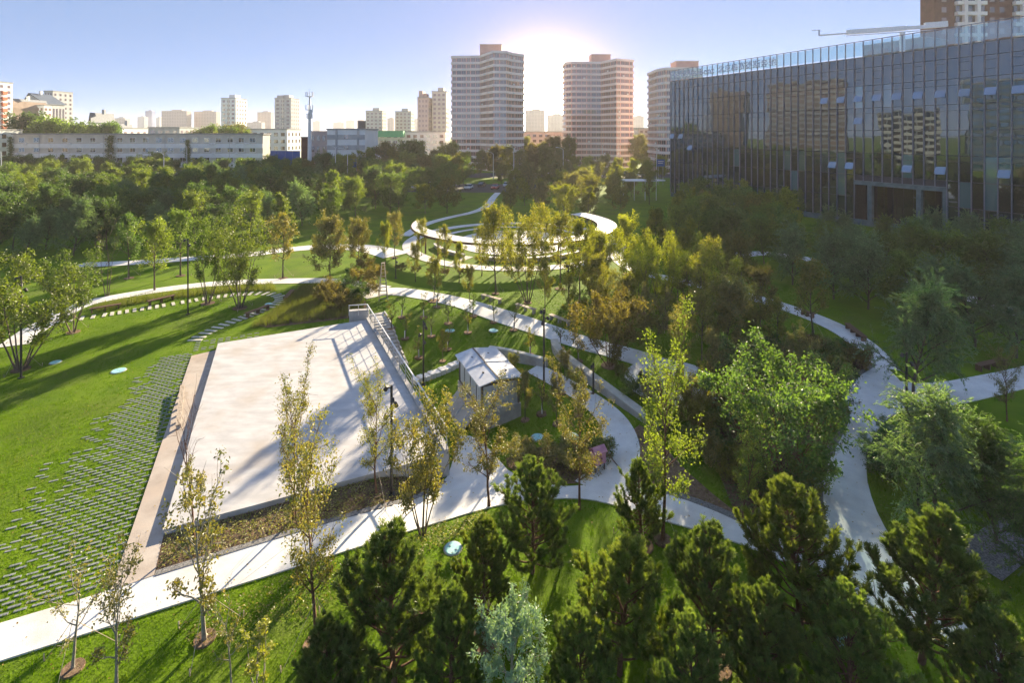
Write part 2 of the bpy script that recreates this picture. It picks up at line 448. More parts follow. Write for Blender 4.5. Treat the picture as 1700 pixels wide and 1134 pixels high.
# ------------------------------------------------------------------ terrain
BC, BU, BV = np.array((-1.5, 36.0)), np.array((-0.44, 0.898)), np.array((0.898, 0.44))
def uv_of(x, y):
    return (x - BC[0]) * BU[0] + (y - BC[1]) * BU[1], (x - BC[0]) * BV[0] + (y - BC[1]) * BV[1]
def H(x, y):
    """Ground height: level but for the sunken garden beside the plaza."""
    x = np.asarray(x, dtype=float); y = np.asarray(y, dtype=float)
    u, v = uv_of(x, y)
    A = ss(11.5, 4.5, u) * ss(-16.0, -4.0, u)
    k = np.clip(u / 3, 0, 1)
    right = ss(6.6, 1.5, v) * k + ss(5.15, 4.75, v) * (1 - k)
    B = ss(-6.9 - 6 * ss(-7.0, -11.0, u), -6.2, v) * right
    return -1.5 * A * B * (1.0 - 0.70 * ss(-3.0, 4.0, v))
def hz(x, y): return float(H(x, y))
def pix(px, py, z=None, dz=0.0):
    """The point of the ground (or of the level z) seen at a pixel of the photograph."""
    zz = 0.0 if z is None else z
    for _ in range(12):
        d = F * (CAMH - zz) / (py - HOR)
        x = (px - 850.0) / F * d
        if z is not None: break
        zz = 0.5 * zz + 0.5 * hz(x, d)
    return Vector((x, d, (hz(x, d) if z is None else z) + dz))
def at(px, y): return (px - 850.0) / F * y          # x of a column at the distance y
def topz(py, y): return CAMH + (HOR - py) * y / F   # height of a row at the distance y
def to_px(x, y, z):
    return 850.0 + F * x / y, HOR + F * (CAMH - z) / y

def in_poly(px, py, poly):
    px = np.asarray(px); py = np.asarray(py)
    c = np.zeros(px.shape, bool)
    n = len(poly)
    for i in range(n):
        x1, y1 = poly[i]; x2, y2 = poly[(i + 1) % n]
        if y1 == y2: continue
        k = ((y1 > py) != (y2 > py)) & (px < (x2 - x1) * (py - y1) / (y2 - y1) + x1)
        c ^= k
    return c

def dense(pts, step):
    out = []
    n = len(pts)
    for i in range(n):
        a = Vector(pts[i][:2]); b = Vector(pts[(i + 1) % n][:2])
        k = max(1, int((b - a).length / step))
        out += [a + (b - a) * (j / k) for j in range(k)]
    return out

def chaikin(pts, it=2, closed=True):
    p = [Vector(q[:2]) for q in pts]
    for _ in range(it):
        q = []
        n = len(p)
        rng_ = range(n) if closed else range(n - 1)
        if not closed: q.append(p[0])
        for i in rng_:
            a, b = p[i], p[(i + 1) % n]
            q += [a * .75 + b * .25, a * .25 + b * .75]
        if not closed: q.append(p[-1])
        p = q
    return p

def sheet(name, world_poly, mat, dz, step=0.6, kind='structure', label=None, cat=None, flat=None, side=0.0):
    """A patch that lies on the ground: outline plus inner grid points, triangulated."""
    ol = dense(world_poly, step)
    xs = [p.x for p in ol]; ys = [p.y for p in ol]
    st = max(step, max(max(xs) - min(xs), max(ys) - min(ys)) / 140)
    gx, gy = np.meshgrid(np.arange(min(xs), max(xs), st), np.arange(min(ys), max(ys), st))
    gx = gx.ravel(); gy = gy.ravel()
    ok = in_poly(gx, gy, [(p.x, p.y) for p in ol])
    pts = ol + [Vector((a, b)) for a, b in zip(gx[ok], gy[ok])]
    n = len(ol)
    vo, _, fo, *_ = geometry.delaunay_2d_cdt(pts, [(i, (i + 1) % n) for i in range(n)], [list(range(n))], 1, 1e-4)
    vx = np.array([(v.x, v.y) for v in vo])
    z = (H(vx[:, 0], vx[:, 1]) if flat is None else np.full(len(vx), flat)) + dz
    me = bpy.data.meshes.new(name)
    vs = [(a, b, c) for (a, b), c in zip(vx, z)]
    fs = [tuple(f) for f in fo]
    if side:
        k = len(vs)
        m = len(ol)
        vs += [(p.x, p.y, (hz(p.x, p.y) if flat is None else flat) + dz) for p in ol]
        vs += [(p.x, p.y, (hz(p.x, p.y) if flat is None else flat) + dz - side) for p in ol]
        fs += [(k + i, k + (i + 1) % m, k + m + (i + 1) % m, k + m + i) for i in range(m)]
    me.from_pydata(vs, [], fs)
    me.materials.append(MATS[mat]); me.update()
    bm = bmesh.new(); bm.from_mesh(me)
    bmesh.ops.remove_doubles(bm, verts=bm.verts, dist=1e-4)
    bmesh.ops.recalc_face_normals(bm, faces=bm.faces)
    bm.to_mesh(me); bm.free()
    o = link(name, me)
    return tag(o, label, cat, kind=kind)

def ribbon_poly(center, width):
    """Outline of a band of the given width(s) round a centre line in the world."""
    c = chaikin(center, 2, False)
    n = len(c)
    if not hasattr(width, '__len__'): width = [width, width]
    L, Rr = [], []
    for i, p in enumerate(c):
        t = (c[min(i + 1, n - 1)] - c[max(i - 1, 0)]).normalized()
        nn = Vector((-t.y, t.x))
        w = np.interp(i / (n - 1), np.linspace(0, 1, len(width)), width) / 2
        L.append(p + nn * w); Rr.append(p - nn * w)
    return L + Rr[::-1]

PAVED = []          # pixel outlines where no grass grows
def paved_world(poly):
    PAVED.append([to_px(p[0], p[1], hz(p[0], p[1])) for p in poly])

def px_sheet(name, pxs, mat, dz, label, cat='path', smooth_it=1, side=0.0, **k):
    w = [pix(*p) for p in pxs]
    w = chaikin(w, smooth_it) if smooth_it else [Vector(p[:2]) for p in w]
    paved_world(w)
    return sheet(name, w, mat, dz, label=label, cat=cat, side=side, **k)

def px_ribbon(name, pxs, width, mat, dz, label, cat='path', side=0.0):
    w = ribbon_poly([pix(*p) for p in pxs], width)
    paved_world(w)
    return sheet(name, w, mat, dz, label=label, cat=cat, side=side)

def axis(lo, a, b, hi, fine, grow=1.25):
    mid = list(np.arange(a, b + 1e-6, fine))
    left, s, x = [], fine, a
    while x > lo:
        s *= grow; x -= s; left.append(max(x, lo))
    right, s, x = [], fine, b
    while x < hi:
        s *= grow; x += s; right.append(min(x, hi))
    return np.array(left[::-1] + mid + right)
gx = axis(-1900, -16, 12, 1900, 0.25); gy = axis(-60, 18, 52, 2600, 0.25)
GX, GY = np.meshgrid(gx, gy)
nx, ny = len(gx), len(gy)
gv = np.stack([GX.ravel(), GY.ravel(), H(GX, GY).ravel()], 1)
ii = (np.arange(ny - 1)[:, None] * nx + np.arange(nx - 1)[None, :]).ravel()
ground = link('ground', np_mesh('ground', gv, np.stack([ii, ii + 1, ii + nx + 1, ii + nx], 1), 'grass', True))
tag(ground, 'mown green lawn of the park with a sunken garden', 'lawn', kind='structure')
# ------------------------------------------------------------------ paths and plaza
px_sheet('front_path', [(-120, 1075), (0, 1037), (180, 984), (258, 957), (420, 907), (560, 866), (645, 842), (700, 828), (738, 803), (752, 768), (757, 730), (772, 722), (800, 733), (822, 758), (850, 790), (900, 806), (960, 810), (992, 800), (1040, 806), (1110, 820), (1190, 848), (1262, 884), (1330, 905), (1372, 890),
     (1475, 905), (1528, 975), (1620, 1048), (1700, 1105), (1790, 1170), (1760, 1200), (1640, 1112), (1560, 1068), (1450, 1008), (1350, 955), (1250, 912), (1180, 888), (1100, 866), (1000, 834), (950, 828), (880, 832), (800, 846), (700, 877), (560, 922), (480, 947), (300, 1003), (120, 1062), (0, 1100), (-120, 1140)],
    'paving', 0.050, 'pale concrete path running across the foreground below the plaza', side=0.2)
px_sheet('branching_path', [(1385, 646), (1402, 668), (1415, 690), (1394, 735), (1370, 775), (1365, 820), (1372, 865), (1368, 905), (1400, 955), (1500, 1010), (1540, 990), (1528, 975), (1475, 890), (1450, 840), (1437, 790), (1441, 745), (1462, 705), (1490, 684), (1560, 678), (1640, 662), (1800, 620), (1800, 585), (1600, 632), (1500, 640), (1480, 618), (1460, 603), (1440, 612), (1420, 628)],
    'paving', 0.056, 'pale concrete path forking between the willows on the right', side=0.2)
px_ribbon('arc_path', [(1012, 398), (1020, 422), (1040, 443), (1080, 457), (1160, 473), (1250, 493), (1340, 522), (1400, 549), (1440, 577), (1468, 612)], 1.9, 'paving', 0.044, 'narrow pale path curving from the ring pavilion to the fork', side=0.15)
px_ribbon('middle_path', [(600, 492), (645, 482), (700, 489), (760, 501), (840, 526), (900, 546), (960, 568), (1040, 588), (1100, 608)], 2.3, 'paving', 0.044, 'pale path passing the benches above the sunken garden', side=0.15)
c = pix(1118, 634)
rp = [Vector((c.x + 3.1 * math.cos(t), c.y + 3.1 * math.sin(t))) for t in np.linspace(0, 2 * math.pi, 40)[:-1]]
paved_world(rp); sheet('round_plaza', rp, 'paving', 0.050, label='small round concrete plaza with a tree pit in its middle', cat='plaza', side=0.15)
px_ribbon('linking_path', [(1170, 640), (1230, 650), (1300, 655), (1400, 648)], 2.0, 'paving', 0.040, 'short pale path behind the shrubs joining plaza and fork')
px_ribbon('garden_path', [(985, 815), (1014, 790), (1032, 755), (1030, 722), (1012, 690), (975, 660), (925, 632), (885, 612)], [2.1, 1.9, 1.5, 1.2], 'paving', 0.058, 'pale path curling round the lower bed of the sunken garden')
px_ribbon('lawn_path', [(20, 575), (60, 545), (110, 517), (150, 501), (230, 487), (300, 477), (370, 470), (450, 467), (560, 466), (640, 480)], 1.9, 'paving', 0.040, 'pale path behind the tall grasses left of the plaza')
px_ribbon('wood_path', [(130, 440), (200, 438), (310, 430), (400, 425), (470, 415), (540, 409), (610, 411), (660, 424)], [2.4, 2.4, 3.0, 4.5], 'paving', 0.042, 'pale path along the foot of the dark wood on the left')
px_ribbon('north_path', [(672, 392), (700, 374), (740, 362), (790, 352), (812, 340), (820, 325), (845, 305)], 1.7, 'paving', 0.040, 'pale path winding off behind the ring pavilion')
px_ribbon('office_path', [(1225, 424), (1260, 420), (1300, 424), (1400, 440), (1560, 480), (1720, 530)], 2.4, 'paving', 0.040, 'pale path under the trees in front of the glass building')
px_ribbon('side_path', [(1620, 940), (1660, 910), (1710, 875), (1790, 830)], 1.5, 'gravel', 0.040, 'grey gravel path at the right edge below the willows')

SLAB_Z = 0.26
SL = [pix(362, 570, SLAB_Z), pix(612, 530, SLAB_Z), pix(746, 752, SLAB_Z), pix(270, 880, SLAB_Z)]
poly = [(p.x, p.y) for p in SL]
paved_world(poly)
slab = sheet('plaza', [Vector(p) for p in poly], 'slab', 0.0, step=1.2, flat=SLAB_Z, label='raised white concrete plaza stained by rust and tyre marks', cat='plaza', side=2.1)
px_sheet('side_strip', [(318, 592), (362, 582), (345, 640), (268, 905), (256, 958), (184, 984)], 'strip_paving', 0.062, 'tan stained paving strip between the plaza and the pavers', 'paving', smooth_it=0)
px_sheet('planting_bed', [(258, 952), (268, 889), (500, 825), (744, 762), (732, 800), (694, 826), (640, 840), (560, 863), (420, 904)], 'soil', 0.030, 'dry bed of pale ground cover along the front of the plaza', 'bed', smooth_it=0)
px_sheet('planting_bed', [(1052, 700), (1092, 726), (1130, 775), (1200, 836), (1262, 880), (1190, 846), (1110, 817), (1045, 803), (1052, 760)], 'mulch', 0.030, 'brown mulched bed below the curved retaining wall', 'bed', smooth_it=1)
px_sheet('planting_bed', [(1180, 690), (1290, 675), (1382, 655), (1410, 690), (1388, 738), (1364, 778), (1360, 850), (1330, 900), (1266, 880), (1200, 830)], 'soil', 0.034, 'dark soil bed under the shrubs left of the forking path', 'bed')
px_sheet('planting_bed', [(410, 548), (452, 518), (482, 490), (500, 474), (560, 470), (605, 492), (612, 524), (540, 534)], 'soil', 0.030, 'soil bed of tall grasses behind the plaza', 'bed')
px_sheet('planting_bed', [(830, 768), (870, 745), (960, 740), (1015, 745), (1018, 770), (992, 797), (940, 806), (880, 800)], 'soil', 0.026, 'dry bed at the low end of the sunken garden', 'bed')
px_sheet('planting_bed', [(1240, 640), (1230, 600), (1290, 580), (1380, 590), (1452, 600), (1420, 624), (1380, 640), (1300, 650)], 'soil', 0.030, 'shady bed of bushes inside the bend of the arc path', 'bed')

# pavers set in the lawn, thinning out away from the strip
A0, A1 = pix(322, 588), pix(192, 972)
e1 = (A1 - A0); L1 = Vector(e1[:2]).length; e1 = Vector(e1[:2]) / L1
e2 = Vector((e1.y, -e1.x))
if e2.x > 0: e2 = -e2
rot = math.atan2(e2.y, e2.x)
pm = MB().box((0, 0, 0), (0.33, 0.088, 0.07)).mesh('paver', ['paver'])
rng = random.Random(5)
cand = []
rows = int(L1 / 0.24)
for i in range(-1, rows + 1):
    t = i / rows
    reach = 4 + 5.5 * min(1, max(0, (t - 0.02) / 0.5))
    if t > 0.80: reach = 16
    for j in range(17):
        pr = .98 if j < 4 else max(0.0, .98 - (j - 3.0) / (reach - 2.0))
        if t > 0.84: pr = max(pr, 0.38)
        if j > reach or rng.random() > pr: continue
        p = Vector(A0[:2]) + e1 * (i * 0.24) + e2 * (0.28 + j * 0.47 + (0.23 if i % 2 else 0))
        a, b = to_px(p.x, p.y, 0)
        if any(in_poly(np.array([a]), np.array([b]), q)[0] for q in PAVED[:1]): continue
        if a < -30: continue
        cand.append((p.y, p))
# a short band of pavers across the head of the strip
for i in range(6):
    for j in range(9):
        if rng.random() < 0.25: continue
        p = Vector(pix(326, 578)[:2]) + e1 * (i * 0.34 - 1.2) - e2 * (j * 0.5)
        a, b = to_px(p.x, p.y, 0)
        if any(in_poly(np.array([a]), np.array([b]), q)[0] for q in PAVED): continue
        cand.append((p.y, p))
cand.sort(key=lambda t: t[0])
for k, (_, p) in enumerate(cand[:300]):
    link('paver', pm, ground, loc=(p.x, p.y, -.008 + rng.uniform(-.012, .010)), rot=(rng.uniform(-.02, .02), rng.uniform(-.02, .02), rot + rng.uniform(-.03, .03)))
if len(cand) > 300:
    m = MB()
    for _, p in cand[300:]: m.box((p.x, p.y, -.008), (0.33, 0.088, 0.07), rot)
    o = m.build('paver_field', 'paver', ground); o['kind'] = 'stuff'

# stepping slabs curving round the end of the lawn
stp = chaikin([pix(*p) for p in [(318, 570), (335, 556), (380, 536), (420, 522), (452, 509), (467, 499), (464, 491), (440, 487), (405, 488), (360, 493), (310, 501), (270, 508), (220, 516), (170, 524), (120, 531), (85, 537)]], 3, False)
sm = MB().box((0, 0, 0), (0.26, 1.05, 0.07)).mesh('stepping_slab', ['pale_paver'])
acc = 0.0
for i in range(1, len(stp)):
    acc += (stp[i] - stp[i - 1]).length
    if acc >= 0.52:
        acc = 0
        t = stp[i] - stp[i - 1]
        link('stepping_slab', sm, ground, loc=(stp[i].x, stp[i].y, 0.015), rot=(0, 0, math.atan2(t.y, t.x) + rng.uniform(-.05, .05)))

# thin stone edging along the front path and beds
def edging(pxs, label, w=0.09, mat='concrete', h=0.10):
    c = chaikin([pix(*p) for p in pxs], 2, False)
    m = MB()
    for a, b in zip(c, c[1:]):
        d = b - a
        mid = (a + b) / 2
        m.box((mid.x, mid.y, hz(mid.x, mid.y) + h / 2 - 0.02), (d.length + 0.01, w, h), math.atan2(d.y, d.x))
    return tag(m.build('kerb', mat), label, 'kerb', kind='structure')
edging([(258, 955), (420, 905), (560, 864), (645, 840), (700, 826), (738, 801)], 'dark stone edging between front path and plaza bed', 0.25, 'gravel', 0.09)
edging([(1045, 804), (1110, 818), (1190, 846), (1262, 881), (1330, 902)], 'dark gravel edging along the mulched bed', 0.35, 'gravel', 0.08)
edging([(1388, 660), (1405, 690), (1385, 738), (1362, 778), (1358, 820), (1362, 868)], 'grey gravel edging left of the forking path', 0.35, 'gravel', 0.08)
edging([(1452, 606), (1420, 626), (1380, 643), (1300, 655)], 'grey edging below the shady bushes', 0.3, 'gravel', 0.08)

# railing on the right edge of the plaza
rt = thing('plaza_railing', 'pale steel railing along the right edge of the raised plaza', 'railing')
ra, rb = Vector(SL[1]), Vector(SL[2])
rl = (rb - ra).length; rd = (rb - ra) / rl; rin = Vector((rd.y, -rd.x, 0))
if rin.x > 0: rin = -rin
rang = math.atan2(rd.y, rd.x)
mid = (ra + rb) / 2 + rin * 0.12
MB().box((mid.x, mid.y, SLAB_Z + 0.10), (rl, 0.24, 0.20), rang).build('kerb_base', 'concrete', rt)
npost = int(rl / 1.45)
pmesh = MB().box((0, 0, 0.55), (0.05, 0.05, 1.1)).mesh('post', ['steel'])
for i in range(npost + 1):
    p = ra + rd * (0.05 + (rl - 0.1) * i / npost) + rin * 0.12
    link('post', pmesh, rt, loc=(p.x, p.y, SLAB_Z + 0.20), rot=(0, 0, rang))
for zz, th in ((1.08, 0.07), (0.75, 0.016), (0.5, 0.016), (0.25, 0.016)):
    MB().box((mid.x, mid.y, SLAB_Z + 0.20 + zz), (rl + 0.05, th, th), rang).build('rail', 'lamp_white' if zz > 1 else 'steel', rt)
rc = ra + rin * 0.12
MB().box((rc.x - 0.75, rc.y - .12, SLAB_Z + 1.28), (1.5, 0.05, 0.05), 0.2).build('rail', 'lamp_white', rt)
for k in (0.7, 1.45): MB().box((rc.x - k, rc.y - .02 - .17 * k, SLAB_Z + 0.85), (0.04, 0.04, 0.9)).build('post', 'steel', rt)
eb = thing('end_block', 'low grey concrete block at the far corner of the plaza', 'wall', (rc.x - 0.75, rc.y + 0.25, 0))
MB().box((0, 0, 0.45), (1.6, 0.4, 1.0), 0.2).build('block_body', 'concrete', eb)
MB().box((0, 0, 0.975), (1.66, 0.46, 0.05), 0.2).build('coping', 'concrete', eb)

# stairs going down beside the railing
st = thing('garden_stairs', 'narrow concrete stairs going down beside the plaza railing', 'stairs')
stm = MB().box((0, 0, 0), (0.46, 1.3, 0.30)).mesh('step', ['concrete'])
z0 = 0.12
for i in range(17):
    p = ra + rd * (-1.4 + i * 0.44) - rin * 0.95
    zt = max(z0 - i * 0.105, hz(p.x, p.y) + 0.06)
    link('step', stm, st, loc=(p.x, p.y, zt - 0.15), rot=(0, 0, rang))
p0 = ra + rd * (-1.6) - rin * 1.68; p1 = ra + rd * 6.2 - rin * 1.68
m = MB()
for k in range(12):
    a = p0 + (p1 - p0) * k / 12; b = p0 + (p1 - p0) * (k + 1) / 12; q = (a + b) / 2
    m.box((q.x, q.y, hz(q.x, q.y) + 0.02), (0.68, 0.12, 0.34), rang)
m.build('side_wall', 'concrete', st)
bs = thing('block_steps', 'stepping row of white stone blocks crossing to the cabin', 'steps')
bm_ = MB().box((0, 0, 0.1), (0.36, 0.62, 0.5)).mesh('block', ['canopy_white'])
a, b = pix(690, 636), pix(766, 604)
for i in range(10):
    p = a + (b - a) * (i / 9)
    link('block', bm_, bs, loc=(p.x, p.y, hz(p.x, p.y) - .05 + 0.05 * (i % 2)), rot=(0, 0, math.atan2(b.y - a.y, b.x - a.x) + 0.05 * math.sin(i)))

# curved retaining wall
def wall_run(name, label, pxs, ztop, thick, depth, mat='concrete', taper=None, world=False):
    c = chaikin(pxs if world else [pix(x, y, ztop) for x, y in pxs], 2, False)
    root = thing(name, label, 'wall')
    n = len(c)
    inner, outer = [], []
    for i, p in enumerate(c):
        t = (c[min(i + 1, n - 1)] - c[max(i - 1, 0)]).normalized()
        nn = Vector((-t.y, t.x)) * thick / 2
        inner.append(p + nn); outer.append(p - nn)
    zt = [ztop - (0 if taper is None else max(0.0, (i / (n - 1) - taper) / (1 - taper)) * 0.9) for i in range(n)]
    body, cap = MB(), MB()
    for i in range(n - 1):
        q = [inner[i], outer[i], outer[i + 1], inner[i + 1]]
        zz = [zt[i], zt[i], zt[i + 1], zt[i + 1]]
        lo = [(v.x, v.y, ztop - depth) for v in q]; hi = [(v.x, v.y, z - 0.06) for v, z in zip(q, zz)]
        body.add(lo + hi, [(1, 2, 6, 5), (3, 0, 4, 7), (4, 5, 6, 7)] + ([(0, 1, 5, 4)] if i == 0 else []) + ([(2, 3, 7, 6)] if i == n - 2 else []))
        ctr = sum(q, Vector((0, 0))) / 4
        q2 = [v + (v - ctr).normalized() * 0.015 for v in q]
        cap.add([(v.x, v.y, z - 0.058) for v, z in zip(q, zz)] + [(v.x, v.y, z) for v, z in zip(q, zz)], [(1, 2, 6, 5), (3, 0, 4, 7), (4, 5, 6, 7)] + ([(0, 1, 5, 4)] if i == 0 else []) + ([(2, 3, 7, 6)] if i == n - 2 else []))
    body.build('wall_face', mat, root)
    cap.build('coping', 'pale_paver', root)
    return root
wall_run('retaining_wall', 'curved grey concrete retaining wall right of the utility cabin', [Vector((*(BC + BU * u + BV * v),)) for u, v in ((0.6, 5.6), (-0.6, 5.0), (-3, 4.86), (-6, 4.86), (-9, 4.86), (-11.5, 4.82), (-13.2, 4.6))], 0.18, 0.56, 1.6, taper=0.75, world=True)
wall_run('seat_wall', 'low pale seat wall behind the utility cabin', [(812, 575), (840, 579), (870, 586), (908, 596)], 0.12, 0.34, 1.4)

# ------------------------------------------------------------------ ring pavilion
RC = Vector((0.3, 75.0))
RO = 14.9
def ringpt(r, a, z=0.0): return (RC.x + r * math.cos(a), RC.y + r * math.sin(a), z)
def annulus(name, r0, r1, mat, dz, label, cat, a0=0.0, a1=2 * math.pi, n=72):
    m = MB()
    for i in range(n):
        s, t = a0 + (a1 - a0) * i / n, a0 + (a1 - a0) * (i + 1) / n
        if r0 > 0: m.add([ringpt(r0, s, dz), ringpt(r1, s, dz), ringpt(r1, t, dz), ringpt(r0, t, dz)], [(0, 1, 2, 3)])
        else: m.add([ringpt(0, 0, dz), ringpt(r1, s, dz), ringpt(r1, t, dz)], [(0, 1, 2)])
    return tag(m.build(name, mat), label, cat, kind='structure')
annulus('ring_court', 0, 8.6, 'paving', 0.050, 'round pale paved court inside the ring pavilion', 'plaza')
annulus('ring_path', 14.3, 16.2, 'paving', 0.052, 'pale ring path round the pavilion', 'path')
annulus('back_path', 11.2, 12.2, 'paving', 0.046, 'thin pale path closing the ring at the back', 'path', R(10), R(170))
paved_world([Vector(ringpt(16.6, a)[:2]) for a in np.linspace(0, 2 * math.pi, 60)])
cp = tag(MB().box((-6.6, 63.8, 0.030), (1.1, 4.6, 0.05), R(-28)).build('crossing_path', 'pale_paver'), 'short pale footway crossing the ring lawn', 'path', kind='structure')
rv = thing('ring_pavilion', 'curved white canopy ring on dark posts round the paved court', 'pavilion', (RC.x, RC.y, 0))
CZ = 2.75
a_start, a_end = R(172), R(172 + 228)
N = 90
top, fas, und = MB(), MB(), MB()
def cw(f):                                     # canopy depth: pointed at the left tip
    return 0.25 + 2.4 * min(1.0, f / 0.22) ** 0.7
for i in range(N):
    f0, f1 = i / N, (i + 1) / N
    s, t = a_start + (a_end - a_start) * f0, a_start + (a_end - a_start) * f1
    o0, o1, i0, i1 = RO, RO, RO - cw(f0), RO - cw(f1)
    P = lambda r, a, z: (r * math.cos(a), r * math.sin(a), z)
    top.add([P(i0, s, CZ + .1), P(o0, s, CZ + .1), P(o1, t, CZ + .1), P(i1, t, CZ + .1), P(i0, s, CZ), P(o0, s, CZ), P(o1, t, CZ), P(i1, t, CZ)],
            [(0, 1, 2, 3), (7, 6, 5, 4), (0, 3, 7, 4)] + ([(0, 4, 5, 1)] if i == 0 else []) + ([(3, 2, 6, 7)] if i == N - 1 else []))
    fas.add([P(o0 + .05, s, CZ - .16), P(o0 + .05, s, CZ + .13), P(o1 + .05, t, CZ + .13), P(o1 + .05, t, CZ - .16), P(o0, s, CZ - .16), P(o0, s, CZ + .13), P(o1, t, CZ + .13), P(o1, t, CZ - .16)],
            [(0, 1, 2, 3), (7, 6, 5, 4), (1, 5, 6, 2), (0, 3, 7, 4)])
top.build('roof_deck', 'canopy_white', rv)
fas.build('fascia', 'timber', rv)
raf = MB().box((0, 0, 0), (1.0, 0.07, 0.16)).mesh('rafter', ['timber'])
for i in range(1, 76):
    f = i / 76
    a = a_start + (a_end - a_start) * f
    w = cw(f) + 0.3
    o = link('rafter', raf, rv, loc=((RO + .15 - w / 2) * math.cos(a), (RO + .15 - w / 2) * math.sin(a), CZ - 0.085), rot=(0, 0, a), scale=(w, 1, 1))
pst = MB().box((0, 0, CZ / 2 - .08), (0.16, 0.16, CZ - .14)).mesh('post', ['timber'])
for i in range(1, 17):
    a = a_start + (a_end - a_start) * i / 17
    link('post', pst, rv, loc=((RO - .9) * math.cos(a), (RO - .9) * math.sin(a), 0), rot=(0, 0, a))
def arc_seat(label, r, a0, a1):
    t = thing('curved_seat', label, 'bench', (RC.x, RC.y, 0), group='curved seats under the ring canopy')
    seat, base = MB(), MB()
    n = 24
    P = lambda rr, a, z: (rr * math.cos(a), rr * math.sin(a), z)
    for mb, r0, r1, zl, zh in ((seat, r - .3, r + .3, 0.40, 0.48), (base, r - .2, r + .2, 0.0, 0.40)):
        for i in range(n):
            s, e = a0 + (a1 - a0) * i / n, a0 + (a1 - a0) * (i + 1) / n
            mb.add([P(r0, s, zl), P(r1, s, zl), P(r1, e, zl), P(r0, e, zl), P(r0, s, zh), P(r1, s, zh), P(r1, e, zh), P(r0, e, zh)],
                   [(0, 1, 5, 4), (1, 2, 6, 5), (2, 3, 7, 6), (3, 0, 4, 7), (4, 5, 6, 7)])
    base.build('seat_base', 'concrete', t); seat.build('seat_top', 'canopy_white', t)
arc_seat('white curved seat under the left part of the ring canopy', 11.6, R(196), R(236))
arc_seat('white curved seat under the middle of the ring canopy', 11.6, R(248), R(276))
arc_seat('white curved seat under the right part of the ring canopy', 11.6, R(278), R(318))

# ------------------------------------------------------------------ utility cabin
ze = 1.22
ca = pix(797.7, 641.7, ze); cbk = pix(759.2, 592.2, ze); crt = pix(865.2, 626, ze)
back = Vector((cbk - ca)[:2]).normalized(); right = Vector((-back.y, back.x))
if right.x < 0: right = -right
LB, LR = Vector((cbk - ca)[:2]).length, Vector((crt - ca)[:2]).length
cabin = thing('utility_cabin', 'small grey metal utility cabin with a low pale gable roof', 'cabin', (ca.x, ca.y, 0), math.atan2(right.y, right.x))
g0, w0 = -1.5, -0.35
MB().box((LR / 2, LB / 2, (g0 + w0) / 2 - .1), (LR - 0.05, LB - 0.05, w0 - g0 + .2)).build('plinth', 'concrete', cabin)
MB().box((LR / 2, LB / 2, (w0 + ze) / 2), (LR - 0.3, LB - 0.3, ze - w0 - .02)).build('cabin_body', 'cabin_wall', cabin)
for fy in (0.15, LB - .15):
    for fx in (0.15, LR - .15):
        MB().box((fx, fy, (w0 + ze) / 2), (0.12, 0.12, ze - w0 - .03)).build('corner_post', 'cabin_trim', cabin)
for k in range(1, 4): MB().box((0.14, LB * k / 4, (w0 + ze) / 2), (0.04, 0.05, ze - w0 - .04)).build('seam', 'cabin_trim', cabin)
for k in range(6):
    MB().box((0.42 + (LR - 0.84) * k / 5, 0.13, (w0 + ze) / 2 - .08), (0.025, 0.03, ze - w0 - .35)).build('seam', 'steel', cabin)
MB().box((LR * .5, 0.12, ze - .07), (LR - .25, 0.05, 0.12)).build('fascia', 'cabin_trim', cabin)
MB().box((0.12, LB * .5, w0 + .03), (0.06, LB - .2, 0.08)).build('base_rail', 'cabin_trim', cabin)
MB().box((LR * .42, 0.11, ze - .55), (0.13, 0.02, 0.10)).build('warning_plate', 'red_paint', cabin)
for y0, y1, dz in ((-0.12, LB * .5 - .01, 0.0), (LB * .5 + .01, LB + .12, 0.05)):
    m = MB()
    rx = LR * 0.42
    for xa, za, xb, zb in ((-.12, ze, rx, ze + .24), (rx, ze + .24, LR + .12, ze)):
        m.add([(xa, y0, za + dz), (xb, y0, zb + dz), (xb, y1, zb + dz), (xa, y1, za + dz), (xa, y0, za + dz + .06), (xb, y0, zb + dz + .06), (xb, y1, zb + dz + .06), (xa, y1, za + dz + .06)],
              [(0, 1, 5, 4), (1, 2, 6, 5), (2, 3, 7, 6), (3, 0, 4, 7), (4, 5, 6, 7), (3, 2, 1, 0)])
    m.build('roof_panel', 'cabin_roof', cabin)
    MB().box((rx, (y0 + y1) / 2, ze + .31 + dz), (0.10, y1 - y0, 0.03)).build('ridge_cap', 'cabin_trim', cabin)
for fx, fy in ((.22, .25), (.75, .2), (.25, .75), (.7, .8)):
    zt = ze + .24 * (fx / .42 if fx < .42 else (1 - fx) / .58)
    MB().box((LR * fx, LB * fy, zt + .10), (0.07, 0.12, 0.10), 0.6).build('lifting_eye', 'cabin_trim', cabin)
rp_ = ca + Vector((*(-right * 0.6 + back * .6), 0))
ramp = thing('cabin_ramp', 'sloping grey panel leaning on the plinth of the cabin', 'panel', (rp_.x, rp_.y, -1.45), math.atan2(right.y, right.x))
MB().add([(-.45, -.2, 0), (0.55, -.2, 1.02), (.55, 3.0, 1.02), (-.45, 3.0, 0), (-.45, -.2, -.06), (.6, -.2, .96), (.6, 3.0, .96), (-.45, 3.0, -.06)],
         [(0, 1, 2, 3), (7, 6, 5, 4), (0, 4, 5, 1), (1, 5, 6, 2), (2, 6, 7, 3), (3, 7, 4, 0)]).build('sheet_face', 'concrete', ramp)
for k in (0.4, 1.4, 2.4): MB().tube([(-.45, k, 0.02), (.55, k, 1.04)], 0.03, 4).build('batten', 'cabin_wall', ramp)

